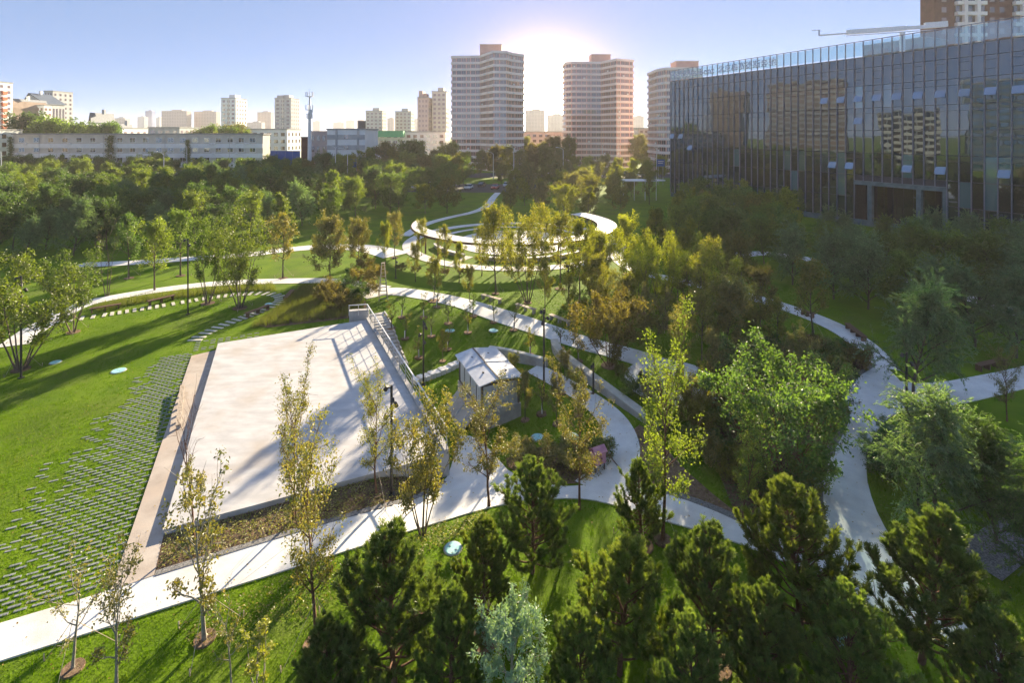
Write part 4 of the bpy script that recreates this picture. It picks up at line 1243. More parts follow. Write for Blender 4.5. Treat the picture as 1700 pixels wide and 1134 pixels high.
# willows on the right
G3 = 'blue-green willows on the right'
ptree('willow_tree', 'feather1', 1552, 892, 630, 'wide blue-green willow in front, right of the forking path', None, 1.08, .7, G3)
ptree('willow_tree', 'feather0', 1516, 655, 438, 'tall willow standing at the fork of the paths', None, .92, None, G3)
ptree('willow_tree', 'feather2', 1655, 905, 690, 'dark willow at the right edge behind the front willow', 'leaf_deep', .9, None, G3)
ptree('willow_tree', 'feather1', 1740, 1000, 720, 'dark willow cut by the right edge above the gravel path', 'leaf_deep', .9, None, G3)
# trees on the left lawn
G4 = 'trees on the left lawn'
ptree('lawn_tree', 'clump1', 34, 614, 428, 'many-stemmed green tree at the left edge beside the lamp post', 'leaf_bright', 1.05, 1.0, G4)
ptree('lawn_tree', 'clump2', 121, 552, 412, 'many-stemmed green tree on the lawn, second from the left edge', 'leaf_green', .95, .9, G4)
ptree('lawn_tree', 'clump0', 398, 512, 345, 'many-stemmed tree inside the stepping slab loop, right one', 'leaf_bright', .85, 1.2, G4)
ptree('lawn_tree', 'clump1', 345, 504, 362, 'many-stemmed tree inside the stepping slab loop, left one', 'leaf_green', .65, 1.1, G4)
ptree('lawn_tree', 'light0', 257, 482, 362, 'single-stemmed tree with fine branches behind the tall grasses', 'leaf_bright', .9, None, G4)
ptree('lawn_tree', 'bare', 178, 492, 360, 'dark nearly bare tree behind the left lawn', None, .9, None, G4)
ptree('lawn_tree', 'light1', 214, 462, 350, 'slim tree in the shade beyond the lawn path', 'leaf_deep', .9, .9, G4)
ptree('lawn_tree', 'light2', 300, 458, 345, 'slim shaded tree in front of the wood path', 'leaf_green', .9, .9, G4)
ptree('lawn_tree', 'light1', 470, 462, 350, 'slim green tree beyond the stepping slab loop', 'leaf_young', .9, .9, G4)
ptree('lawn_tree', 'bushy1', 548, 462, 352, 'bushy yellow-green tree left of the ladder', 'leaf_young', .75, None, G4)
ptree('lawn_tree', 'bushy2', 596, 440, 360, 'bushy green tree left of the ring pavilion', 'leaf_young', .75, None, G4)
# trees round the ring
G5 = 'trees round the ring pavilion'
for a in (('light0', 823, 488, 338, 'tall thin tree in front of the ring pavilion, left of its middle', 'leaf_olive', .75), ('clump1', 876, 503, 340, 'many-stemmed tree in front of the middle of the ring pavilion', 'leaf_olive', .7),
          ('light2', 930, 480, 352, 'thin olive tree in front of the right half of the ring', 'leaf_olive', .8), ('light1', 962, 505, 358, 'thin tree right of the lamp below the ring', 'leaf_gold', .75), ('bushy0', 1000, 470, 385, 'golden bushy tree at the right end of the ring canopy', 'leaf_gold', .8),
          ('light1', 738, 452, 370, 'small thin tree before the left part of the ring canopy', 'leaf_olive', .7), ('light0', 720, 500, 425, 'low thin tree on the bank above the orchard', 'leaf_olive', .8), ('light2', 655, 428, 350, 'thin tree on the paved area left of the ring', 'leaf_young', .8),
          ('clump2', 1065, 520, 380, 'many-stemmed golden tree on the lawn right of the ring', 'leaf_gold', .75), ('clump0', 1105, 545, 385, 'many-stemmed golden tree nearest the middle path', 'leaf_gold', .7), ('clump1', 1180, 560, 400, 'many-stemmed olive tree in the middle of the right lawn', 'leaf_olive', .75),
          ('light2', 1262, 560, 440, 'thin nearly bare tree on the right lawn', 'leaf_russet', .9), ('spire0', 1140, 470, 365, 'golden pointed tree beside the arc path', None, .9), ('bushy3', 1230, 500, 385, 'olive bushy tree where the arc path bends', 'leaf_olive', .7),
          ('bushy1', 1040, 455, 352, 'golden bushy tree hiding the bend of the arc path', 'leaf_gold', .8), ('spire1', 1085, 440, 345, 'golden pointed tree behind the arc path', 'leaf_gold', .95), ('bushy2', 985, 520, 420, 'low olive bushy tree on the lawn left of the dark round tree', 'leaf_olive', .8),
          ('clump2', 1150, 520, 385, 'many-stemmed olive tree above the round plaza', 'leaf_olive', .8), ('light1', 905, 455, 345, 'slim olive tree close before the ring canopy middle', 'leaf_olive', .8),
          ('light0', 1350, 560, 430, 'thin olive tree beside the shady bushes', 'leaf_olive', .9)):
    ptree('park_tree', *a[:4], a[4], a[5], a[6], trs.uniform(.7, 1.1), G5)
for i, (a, b, c_, k, lf) in enumerate([(1040, 556, 452, 'light0', 'leaf_olive'), (1078, 580, 470, 'clump2', 'leaf_young'), (1165, 598, 480, 'light2', 'leaf_olive'), (1205, 588, 462, 'bushy0', 'leaf_young'), (1250, 576, 470, 'clump0', 'leaf_olive'), (1195, 655, 545, 'clump1', 'leaf_young'), (1240, 690, 570, 'wide0', 'leaf_deep'), (1150, 715, 610, 'wide1', 'leaf_olive'), (1375, 690, 590, 'wide0', 'leaf_deep'), (1000, 540, 440, 'clump0', 'leaf_olive'), (1060, 500, 405, 'light1', 'leaf_gold'), (1125, 505, 410, 'light2', 'leaf_gold'), (1205, 520, 420, 'light0', 'leaf_olive'), (1290, 590, 490, 'light1', 'leaf_olive'), (1330, 640, 540, 'clump2', 'leaf_young')]):
    p = pix(a, b)
    tree('bank_tree', k, p.x, p.y, CAMH - (c_ - HOR) * p.y / F - p.z, None, lf, 'trees on the bank right of the sunken garden', 'the bank round the round plaza', {'leaf_gold': 'golden tree', 'leaf_young': 'yellow-green tree', 'leaf_olive': 'olive tree', 'leaf_green': 'green tree', 'leaf_deep': 'dark green tree'}[lf], .85)
for i, (a, b, c_, k, lf) in enumerate([(690, 468, 402, 'light0', 'leaf_olive'), (762, 470, 398, 'light1', 'leaf_gold'), (800, 458, 372, 'light2', 'leaf_olive'), (850, 462, 380, 'light0', 'leaf_gold'), (985, 458, 372, 'light1', 'leaf_gold'), (700, 425, 362, 'light2', 'leaf_olive'), (905, 520, 425, 'light1', 'leaf_olive'), (640, 440, 368, 'light0', 'leaf_gold'), (945, 540, 450, 'light2', 'leaf_gold'), (780, 500, 440, 'light0', 'leaf_olive')]):
    p = pix(a, b)
    tree('slim_tree', k, p.x, p.y, CAMH - (c_ - HOR) * p.y / F - p.z, None, lf, 'slim trees round the ring pavilion', 'the slim row before the ring', 'golden slim tree' if lf == 'leaf_gold' else 'olive slim tree', .72)
for i, (a, b, c_, k, lf) in enumerate([(872, 698, 612, 'light1', 'leaf_young'), (925, 705, 622, 'light0', 'leaf_young'), (852, 652, 585, 'light2', 'leaf_olive'), (935, 652, 580, 'light0', 'leaf_young'), (735, 600, 545, 'light1', 'leaf_olive'), (960, 690, 610, 'light2', 'leaf_young')]):
    p = pix(a, b)
    tree('slim_tree', k, p.x, p.y, CAMH - (c_ - HOR) * p.y / F - p.z, None, lf, 'slim trees round the cabin', 'the slim group round the cabin', 'yellow-green slim tree' if lf == 'leaf_young' else 'olive slim tree', .8, pit=.5)
# small whitewashed orchard trees in the sunken garden
orch = [(667, 527, 497), (703, 527, 503), (744, 537, 500), (672, 562, 522), (716, 558, 515), (695, 594, 560), (743, 580, 545), (777, 552, 525), (786, 525, 490), (853, 548, 518), (930, 578, 545), (880, 590, 560), (725, 510, 480), (900, 688, 640), (768, 640, 600), (960, 600, 565), (820, 535, 508), (650, 545, 520)]
for i, (a, b, c_) in enumerate(orch):
    p = pix(a, b)
    tree('orchard_tree', 'orchard%d' % (i % 3), p.x, p.y, 2.3, None, 'leaf_olive' if i % 2 else 'leaf_green', 'whitewashed little trees in the sunken garden', row='the sunken garden orchard', desc='small tree with whitewashed trunk', pit=.65, white=True)
# bushes
def bush(px, py, h, label, leaf='leaf_deep', wide=1.0, row=None, desc=None):
    p = pix(px, py)
    return tree('bush', 'shrub%d' % (abs(int(px * 7 + py)) % 3), p.x, p.y, h, label, leaf, 'bushes in the park beds', row, desc, wide, 'bush', shrub=True)
for i, (a, b) in enumerate([(1250, 625), (1285, 600), (1320, 605), (1350, 590), (1385, 600), (1415, 605), (1300, 635), (1345, 625), (1390, 622), (1430, 612), (1270, 645), (1225, 612)]):
    bush(a, b, 1.7 - .4 * (i % 3 == 2), None, ('leaf_russet', 'leaf_deep', 'leaf_olive')[i % 3], 1.1, 'the shady bed inside the arc path', 'dark bush')
for i, (a, b) in enumerate([(545, 500), (572, 488), (600, 478), (560, 515), (592, 505), (615, 492), (625, 470), (585, 468), (605, 455)]):
    bush(a, b, 2.1 - .3 * (i % 2), None, ('leaf_russet', 'leaf_deep', 'leaf_russet')[i % 3], 1.0, 'the dark clump left of the ladder', 'reddish dark bush')
for i, (a, b) in enumerate([(1200, 760), (1230, 790), (1255, 820), (1290, 850), (1330, 870), (1345, 820), (1350, 770), (1370, 720), (1185, 720), (1320, 900)]):
    bush(a, b, 1.1 + .3 * (i % 3), None, ('leaf_deep', 'leaf_olive', 'leaf_green')[i % 3], 1.1, 'the bed left of the forking path', 'leafy green bush')
for i, (a, b) in enumerate([(1070, 640), (1050, 655), (1085, 670), (1100, 690), (1120, 700), (1150, 690), (1170, 720), (1140, 740), (1180, 770), (1210, 800), (960, 770), (925, 780), (890, 785), (1000, 760), (870, 770), (1030, 625), (1090, 720)]):
    bush(a, b, .9 + .25 * (i % 3), None, ('leaf_olive', 'leaf_green', 'leaf_young')[i % 3], 1.15, 'the beds round the garden path', 'small leafy bush')
for i, (a, b) in enumerate([(665, 449), (690, 452), (715, 455), (740, 456), (765, 456)]):
    bush(a, b, 0.8, None, 'leaf_russet', 1.5, 'the low hedge left of the ring', 'low reddish hedge bush')
for i, (a, b) in enumerate([(1460, 770), (1470, 800), (1478, 740), (1600, 820), (1640, 850), (1690, 800), (1660, 760), (1610, 760)]):
    bush(a, b, 1.2, None, ('leaf_willow', 'leaf_deep')[i % 2], 1.2, 'the willow bed on the right', 'low green bush')
# the woods: jittered rows of trees, each row at its own depth
def wood_row(name, where, py, x0, x1, gap, kinds, h, group, jit=.8):
    d = pix(850, py).y
    px0, px1 = at(x0, d), at(x1, d)
    n = max(1, int((px1 - px0) / gap))
    for i in range(n):
        x = px0 + gap * (i + .5) + trs.uniform(-jit, jit) * gap * .35
        y = d + trs.uniform(-1, 1) * jit * gap * .45
        u_, v_ = to_px(x, y, 0)
        if any(in_poly(np.array([u_]), np.array([v_]), q)[0] for q in PAVED): continue
        key, leaf, de = kinds[trs.randrange(len(kinds))]
        tree(name, key, x, y, h * trs.uniform(.8, 1.15), None, leaf, group, where, de, trs.uniform(.85, 1.1))
LW = [('bushy0', 'leaf_deep', 'dark green bushy tree'), ('bushy1', 'leaf_green', 'mid green bushy tree'), ('bushy2', 'leaf_deep', 'dark green bushy tree'), ('bushy3', 'leaf_green', 'mid green bushy tree'), ('feather0', 'leaf_willow', 'blue-green feathery tree'), ('light0', 'leaf_bright', 'light green tree'), ('spire1', 'leaf_bright', 'light green pointed tree')]
LW2 = LW + [('bushy1', 'leaf_bright', 'yellow-green bushy tree'), ('spire0', 'leaf_bright', 'yellow-green pointed tree'), ('bushy2', 'leaf_bright', 'yellow-green bushy tree')]
gl = 'trees of the wood on the left'
for i, (py, x0, x1, gap, h, ks) in enumerate([(428, -40, 150, 4.4, 7.2, LW), (410, -40, 470, 4.6, 7.5, LW), (392, -50, 560, 4.8, 7.8, LW), (375, -50, 600, 5.0, 8.0, LW), (360, -60, 660, 5.2, 8.2, LW2), (347, -60, 690, 5.6, 8.2, LW2), (335, -60, 770, 6.2, 8.4, LW2), (324, -60, 790, 6.8, 8.6, LW2), (314, -60, 800, 7.6, 8.8, LW2), (305, -60, 800, 8.6, 9.0, LW2)]):
    wood_row('wood_tree', 'the %s row of the left wood' % (ORD[i],), py, x0, x1, gap, ks, h, gl)
CW = [('bushy0', 'leaf_olive', 'olive bushy tree'), ('bushy1', 'leaf_olive', 'olive bushy tree'), ('light1', 'leaf_olive', 'olive thin tree'), ('bushy3', 'leaf_gold', 'golden bushy tree'), ('spire0', 'leaf_gold', 'golden pointed tree'), ('bushy2', 'leaf_young', 'yellow-green bushy tree')]
for i, (py, x0, x1, gap, h) in enumerate([(366, 905, 1030, 5.0, 6.8), (352, 690, 1060, 5.4, 7.2), (340, 840, 1090, 5.6, 7.4), (328, 830, 1105, 6.0, 7.6), (317, 800, 1105, 6.6, 7.6), (307, 810, 1100, 7.4, 7.4)]):
    wood_row('back_tree', 'the %s row behind the ring' % ORD[i], py, x0, x1, gap, CW, h, 'trees behind the ring pavilion')
RW = [('feather0', 'leaf_willow', 'blue-green feathery tree'), ('feather1', 'leaf_willow', 'blue-green feathery tree'), ('feather2', 'leaf_green', 'green feathery tree'), ('bushy1', 'leaf_green', 'mid green bushy tree')]
RW2 = [('bushy0', 'leaf_green', 'mid green bushy tree'), ('spire1', 'leaf_gold', 'golden pointed tree'), ('bushy1', 'leaf_bright', 'light green bushy tree'), ('bushy3', 'leaf_young', 'yellow-green bushy tree'), ('bushy2', 'leaf_olive', 'olive bushy tree'), ('light2', 'leaf_bright', 'light green tree')]
gr_ = 'trees in front of the glass building'
for i, (pts, n, ks, h) in enumerate([([(1095, 430), (1280, 440)], 5, RW2, 6.8), ([(1110, 408), (1300, 412)], 6, RW2, 7.0), ([(1120, 388), (1330, 392)], 7, RW2, 7.0), ([(1120, 368), (1340, 378)], 7, RW2, 6.8), ([(1120, 352), (1250, 358)], 5, RW2, 6.4),
        ([(1300, 470), (1700, 600)], 7, RW, 6.8), ([(1290, 445), (1720, 540)], 8, RW, 7.0), ([(1330, 430), (1740, 500)], 7, RW, 6.8), ([(1340, 412), (1740, 460)], 8, RW, 6.6)]):
    for k in range(n):
        f = (k + .5 + trs.uniform(-.3, .3)) / n
        p = pix(pts[0][0] + (pts[1][0] - pts[0][0]) * f, pts[0][1] + (pts[1][1] - pts[0][1]) * f + trs.uniform(-3, 3))
        u_, v_ = to_px(p.x, p.y, 0)
        if any(in_poly(np.array([u_]), np.array([v_]), q)[0] for q in PAVED): continue
        key, leaf, de = ks[trs.randrange(len(ks))]
        tree('office_tree', key, p.x, p.y, h * trs.uniform(.85, 1.12), None, leaf, gr_, ('the %s row right of the ring' if i < 5 else 'the %s willow row before the office') % ORD[i % 5], de, trs.uniform(.85, 1.05))
# taller street trees round the far buildings
def far_trees(where, d, xs, h, leafs, group='tall trees round the far buildings', desc='tall tree', keys=('tall0', 'tall1', 'tall2')):
    for i, a in enumerate(xs):
        y = d + trs.uniform(-4, 4)
        tree('street_tree', keys[i % len(keys)], at(a, y), y, h * trs.uniform(.82, 1.12), None, leafs[i % len(leafs)], group, where, desc, trs.uniform(.85, 1.1))
far_trees('the line below the long white building', 158, range(-20, 470, 26), 8.5, ['leaf_deep', 'leaf_green', 'leaf_deep'])
far_trees('the line between long building and mast', 150, range(470, 620, 22), 9.5, ['leaf_deep', 'leaf_green', 'leaf_olive'])
far_trees('the line left of the left tower', 168, range(612, 760, 22), 13, ['leaf_bright', 'leaf_young', 'leaf_olive', 'leaf_green'])
far_trees('the near line left of the left tower', 150, range(625, 770, 26), 10, ['leaf_bright', 'leaf_olive'])
far_trees('the line between the two towers', 185, range(775, 945, 22), 11, ['leaf_olive', 'leaf_young', 'leaf_russet'])
far_trees('the far line between the two towers', 232, range(868, 945, 18), 14, ['leaf_olive', 'leaf_russet'])
far_trees('the line at the foot of the right tower', 178, range(955, 1110, 24), 8, ['leaf_olive', 'leaf_gold', 'leaf_young'])
far_trees('the line beside the right tower', 240, range(1050, 1112, 16), 14, ['leaf_young', 'leaf_olive'])
far_trees('the tall group behind the long building', 196, [38, 62, 85, 100, 128, 150, 172], 22, ['leaf_deep', 'leaf_green'])
far_trees('the group behind the building roof', 200, [330, 348, 366, 384, 402], 18, ['leaf_young', 'leaf_green'])
for where, lst in ROWS.items():
    lst.sort(key=lambda t: t[0])
    for i, (_, o, de) in enumerate(lst):
        w = ORD[i] if i < 20 else 'number %d' % (i + 1)
        o['label'] = '%s, %s from the left in %s' % (de, w, where)

# ------------------------------------------------------------------ grass, reeds and ground cover
gs = np.random.RandomState(9)
def scatter_mask(x, y):
    px_, py_ = 850 + F * x / y, HOR + F * (CAMH - H(x, y)) / y
    ok = (px_ > -40) & (px_ < 1740) & (py_ < 1180)
    for q in PAVED: ok &= ~in_poly(px_, py_, q)
    return ok
def blades(name, x, y, h, w, mat, label, lean=.5, per=3, cat='grass'):
    n = len(x)
    x = np.repeat(x, per) + gs.normal(size=n * per) * .035; y = np.repeat(y, per) + gs.normal(size=n * per) * .035
    z = H(x, y)
    hh = h * gs.uniform(.6, 1.3, n * per)
    a = gs.uniform(0, 2 * np.pi, n * per); l = lean * gs.uniform(.1, 1, n * per)
    b = np.stack([x, y, z - .01], 1)
    t = b + np.stack([np.cos(a) * l * hh, np.sin(a) * l * hh, hh], 1)
    s = np.stack([-np.sin(a), np.cos(a), 0 * a], 1) * (w / 2)
    V = np.stack([b - s, b + s, t], 1).reshape(-1, 3)
    o = link(name, np_mesh(name, V, np.arange(len(V)).reshape(-1, 3), mat))
    return tag(o, label, cat, kind='stuff')
def lawn_points(x0, x1, y0, y1, dens):
    n = int((x1 - x0) * (y1 - y0) * dens)
    x = gs.uniform(x0, x1, n); y = gs.uniform(y0, y1, n)
    ok = scatter_mask(x, y)
    return x[ok], y[ok]
xa, ya = lawn_points(-30, 26, 13.5, 30, 75)
xb, yb = lawn_points(-46, 30, 30, 52, 32)
blades('lawn_grass', np.r_[xa, xb], np.r_[ya, yb], .085, .022, 'grass_blade', 'short mown grass of the park lawns')
def poly_points(pxs, dens):
    w = [pix(*p) for p in pxs]
    xs = [p.x for p in w]; ys = [p.y for p in w]
    n = int((max(xs) - min(xs)) * (max(ys) - min(ys)) * dens)
    x = gs.uniform(min(xs), max(xs), n); y = gs.uniform(min(ys), max(ys), n)
    ok = in_poly(x, y, [(p.x, p.y) for p in w])
    return x[ok], y[ok]
x, y = poly_points([(415, 546), (455, 518), (485, 492), (500, 476), (555, 472), (600, 494), (605, 522), (540, 532)], 90)
blades('tall_grass', x, y, .62, .02, 'reed', 'tall feathery grasses behind the plaza corner', .5, 3)
x, y = poly_points([(150, 510), (230, 494), (300, 485), (370, 477), (450, 472), (460, 484), (400, 484), (340, 491), (250, 501), (160, 518)], 80)
blades('tall_grass', x, y, .5, .02, 'reed', 'tall feathery grasses between stepping slabs and lawn path', .5, 3)
def cover(label, pxs, dens, size, mat, hgt=.12):
    x, y = poly_points(pxs, dens)
    n = len(x)
    pos = np.stack([x, y, H(x, y) + gs.uniform(.02, hgt, n)], 1)
    d = gs.normal(size=(n, 3)); d[:, 2] = np.abs(d[:, 2]) * .4
    o = link('ground_cover', leaves_mesh('ground_cover', pos, d, gs.uniform(.7, 1.3, n) * size, mat, gs, .6, 1.0))
    tag(o, label, 'ground cover', kind='stuff')
cover('pale creeping ground cover in the bed before the plaza', [(262, 945), (274, 892), (500, 830), (736, 768), (725, 800), (690, 824), (640, 838), (560, 861), (420, 901)], 260, .085, 'cover_leaf')
cover('pale creeping ground cover beside the path at the foreground pines', [(660, 905), (720, 876), (800, 850), (815, 858), (780, 885), (720, 910), (680, 935)], 260, .085, 'cover_leaf')
cover('low green cover in the shrub bed left of the fork', [(1180, 690), (1290, 675), (1382, 655), (1410, 690), (1388, 738), (1364, 778), (1360, 850), (1330, 900), (1266, 880), (1200, 830)], 130, .09, 'leaf_deep', .22)
cover('dry twiggy cover on the mulched bed', [(1056, 702), (1092, 730), (1130, 778), (1200, 840), (1190, 844), (1110, 815), (1048, 800), (1054, 760)], 90, .08, 'leaf_russet', .12)
cover('dry low plants in the low garden bed', [(830, 768), (870, 745), (960, 740), (1015, 745), (1018, 770), (992, 797), (940, 806), (880, 800)], 160, .08, 'leaf_olive', .18)
cover('brownish low plants on the grass beside the foreground trees', [(290, 1040), (420, 985), (540, 940), (560, 1000), (420, 1050), (320, 1080)], 110, .085, 'leaf_olive', .18)
cover('low dark cover under the shady bushes', [(1240, 640), (1230, 600), (1290, 580), (1380, 590), (1452, 600), (1420, 624), (1380, 640), (1300, 650)], 90, .10, 'leaf_deep', .25)
n_ = 2600
fx, fy = gs.uniform(-26, 24, n_), gs.uniform(14.5, 46, n_)
fp = np.stack([fx, fy, H(fx, fy) + .075], 1)
ok_ = ~in_poly(fx, fy, [(p.x, p.y) for p in SL])
fd = gs.normal(size=(n_, 3)); fd[:, 2] *= .12
tag(link('fallen_leaves', leaves_mesh('fallen_leaves', fp[ok_], fd[ok_], gs.uniform(.05, .10, n_)[ok_], 'dry_leaf', gs, .6, 4.0)), 'dry leaves fallen on the lawns and paths', 'leaves', kind='stuff')

# ------------------------------------------------------------------ glass office building
TD = Vector((0.443, -0.8965))
C0 = Vector((40.75, 130.0))
gb = thing('glass_office_building', 'long dark glass office building with vertical fins on the right', 'building', (C0.x, C0.y, 0), math.atan2(TD.y, TD.x))
MOD, NM = 1.5, 50
LEN = MOD * NM
levels = [1.0, 4.9, 8.8, 12.7, 16.6, 20.5, 24.4, 27.5, 29.4]
PT = 32.2
P0, P1 = 30, 39                                  # entrance bay
def core(x0, x1, z0, z1, y0=0.25, y1=28): return MB().box(((x0 + x1) / 2, (y0 + y1) / 2, (z0 + z1) / 2), (x1 - x0, y1 - y0, z1 - z0))
m = core(0.1, P0 * MOD, 0, 29.3); m2 = core(P1 * MOD, LEN, 0, 29.3)
m.add(m2.v, m2.f); m3 = core(P0 * MOD, P1 * MOD, 7.6, 29.3); m.add(m3.v, m3.f)
m4 = core(P0 * MOD, P1 * MOD, 0, 7.6, 5.0); m.add(m4.v, m4.f)
m.build('core_walls', 'frame_dark', gb)
MB().box((LEN / 2, 14.2, 29.45), (LEN, 27.6, 0.2)).build('roof_slab', 'roof_grey', gb)
MB().box((LEN / 2, 0.12, 0.5), (LEN, 0.26, 1.0)).build('plinth', 'stone_frame', gb)
cells = []
for n in range(NM):
    for k in range(8):
        if P0 <= n < P1 and levels[k] < 7.7: continue
        cells.append((n, k))
cells.sort(key=lambda c: (-(c[0] + 3 * c[1]) if c[1] >= 1 else 999))
pane_mesh = {}
gr = random.Random(3)
rest = MB()
for idx, (n, k) in enumerate(cells):
    hgt = round(levels[k + 1] - levels[k], 2)
    blind = (k == 2 and n >= 25 and gr.random() < .35) or (k == 1 and n >= 38 and gr.random() < .3) or (k <= 5 and gr.random() < .06)
    key = (hgt, blind)
    if key not in pane_mesh:
        pane_mesh[key] = MB().box((0, 0, 0), (MOD - .03, 0.03, hgt - .03)).mesh('pane', ['blind_glass' if blind else 'facade_glass'])
    c = ((n + .5) * MOD, 0.06, (levels[k] + levels[k + 1]) / 2)
    if idx < 300:
        link('pane', pane_mesh[key], gb, loc=c, rot=(gr.gauss(0, .0022), 0, gr.gauss(0, .0028)))
    else:
        rest.box(c, (MOD - .03, 0.03, hgt - .03))
o = rest.build('pane_field', 'facade_glass', gb); o['kind'] = 'stuff'
fm_full = MB().box((0, 0, (PT + 1) / 2), (0.10, 0.20, PT - 1)).mesh('fin', ['fin'])
fm_up = MB().box((0, 0, (PT + 7.6) / 2), (0.10, 0.20, PT - 7.6)).mesh('fin', ['fin'])
for n in range(NM + 1):
    link('fin', fm_up if P0 <= n < P1 + 1 and n != P1 and n != P0 else fm_full, gb, loc=(n * MOD, -0.08, 0))
for z in levels[1:] + [23.45, 19.55, 15.65, 11.75]:
    th = 0.09 if z in levels else 0.05
    if z < 7.7:
        MB().box((P0 * MOD / 2, -.01, z), (P0 * MOD, 0.10, th)).build('transom', 'frame_dark', gb)
        MB().box(((LEN + P1 * MOD) / 2, -.01, z), (LEN - P1 * MOD, 0.10, th)).build('transom', 'frame_dark', gb)
    else: MB().box((LEN / 2, -.01, z), (LEN, 0.10, th)).build('transom', 'frame_dark', gb)
# small extra transoms in every other column of the upper floor
sm_ = MB().box((0, 0, 0), (MOD - .09, 0.09, 0.05)).mesh('glazing_bar', ['frame_dark'])
for n in range(20, NM, 2):
    for z in (25.5, 26.8): link('glazing_bar', sm_, gb, loc=((n + .5) * MOD, -.012, z))
# top-hung windows standing open
vm_ = MB().box((0, 0, -.62), (MOD - .14, 0.05, 1.24)).mesh('open_window', ['vent_glass'])
vents = [(n, 22.75) for n in range(26, NM, 2)] + [(30, 18.85)] + [(n, 10.9) for n in (27, 29, 35, 38, 43, 47)] + [(0, 16.0), (2, 16.0), (4, 13.2)]
for n, z in vents:
    link('open_window', vm_, gb, loc=((n + .5) * MOD, -.05, z), rot=(R(-24), 0, 0))
# glass parapet
ppm = MB().box((0, 0, (29.7 + 32.05) / 2), (MOD - .12, 0.025, 2.35)).mesh('parapet_pane', ['parapet_glass'])
for n in range(NM): link('parapet_pane', ppm, gb, loc=((n + .5) * MOD, -.03, 0))
MB().box((LEN / 2, -.1, PT + .03), (LEN + .1, 0.2, 0.10)).build('top_rail', 'fin', gb)
# entrance
MB().box(((P0 + P1) / 2 * MOD, 0.0, 7.45), ((P1 - P0) * MOD, 0.5, 0.7)).build('entrance_beam', 'stone_frame', gb)
for f in (0.20, 0.74, 1.0):
    MB().box(((P0 + (P1 - P0) * f) * MOD - .2, 0.3, 3.55), (0.7, 0.7, 7.1)).build('column', 'stone_frame', gb)
for k in range(9):
    MB().box(((P0 + k + .5) * MOD, 3.4, 3.5), (MOD - .06, .04, 6.9)).build('lobby_pane', 'dark_glass', gb)
# penthouse and window-cleaning crane
ph = thing('roof_penthouse', 'pale grey plant room behind the glass parapet', 'building', (76, 101, 29.55), math.atan2(TD.y, TD.x))
MB().box((0, 4, 2.4), (11, 8, 4.8)).build('wall_box', 'stone_frame', ph)
MB().box((0, 4, 4.9), (11.4, 8.4, .2)).build('roof_slab', 'roof_grey', ph)
for k in range(4): MB().box((-4 + k * 2.6, -.03, 3.2), (1.3, .08, 1.0)).build('louvre', 'frame_dark', ph)
cr = thing('roof_crane', 'white window-cleaning crane arm on the roof of the glass building', 'crane', (at(1498, 95), 95, 29.55))
zq = topz(47, 95) - 29.55
MB().tube([(0, 0, 0), (0, 0, zq - .6)], .45, 10).build('mast', 'lamp_white', cr)
MB().box((0, 0, .4), (2.4, 2.4, .8)).build('carriage', 'lamp_white', cr)
sl = (topz(37, 95) - topz(52, 95)) / (at(1570, 95) - at(1360, 95))
def bar(x0, x1, zoff, hh, ww, nm, mat='lamp_white'):
    m = MB(); z0, z1 = zq + sl * x0 + zoff, zq + sl * x1 + zoff
    m.add([(x0, -ww, z0 - hh), (x1, -ww, z1 - hh), (x1, ww, z1 - hh), (x0, ww, z0 - hh), (x0, -ww, z0 + hh), (x1, -ww, z1 + hh), (x1, ww, z1 + hh), (x0, ww, z0 + hh)],
          [(3, 2, 1, 0), (4, 5, 6, 7), (0, 1, 5, 4), (1, 2, 6, 5), (2, 3, 7, 6), (3, 0, 4, 7)])
    m.build(nm, mat, cr)
xl, xr = at(1360, 95) - at(1498, 95), at(1572, 95) - at(1498, 95)
bar(-10.3, 0.6, .05, .42, .35, 'main_boom'); bar(xl, -10.3, -.15, .14, .12, 'telescopic_boom'); bar(.6, xr, .05, .30, .3, 'rear_boom')
bar(-10.6, 7, -.62, .06, .06, 'lower_chord', 'steel'); bar(4.2, xr, .6, .22, .25, 'counterweight')
MB().box((xl, 0, zq + sl * xl + .35), (.18, .3, 1.0)).build('tip_post', 'steel', cr)
MB().box((xl - .6, 0, zq + sl * xl + .85), (1.6, .12, .12)).build('tip_arm', 'steel', cr)
# sign on the parapet
sg = thing('rooftop_sign', 'row of pale raised letters along the parapet of the glass building', 'sign', (C0.x, C0.y, 0), math.atan2(TD.y, TD.x))
def word(txt, x0, x1, size):
    cu = bpy.data.curves.new('lettering', 'FONT')
    cu.body = txt; cu.size = size; cu.extrude = 0.06; cu.align_x = 'LEFT'
    cu.materials.append(MATS['letter'])
    o = bpy.data.objects.new('lettering', cu)
    COL.objects.link(o)
    o.parent = sg
    o.rotation_euler = (R(90), 0, 0)
    o.location = (x0, -0.42, 30.15)
    bpy.context.view_layer.update()
    w = o.dimensions.x
    me = bpy.data.meshes.new_from_object(o)
    bpy.data.objects.remove(o)
    link('lettering', me, sg, loc=(x0, -0.42, 30.15), rot=(R(90), 0, 0), scale=((x1 - x0) / max(w, .1), 1, 1))
word('Mercedes-Benz', 0.3, 14.2, 2.1)
word('北京梅赛德斯奔驰', 15.4, 30.0, 1.75)
MB().box((15.2, -.36, 30.1), (30.2, .06, .06)).build('sign_rail', 'fin', sg)

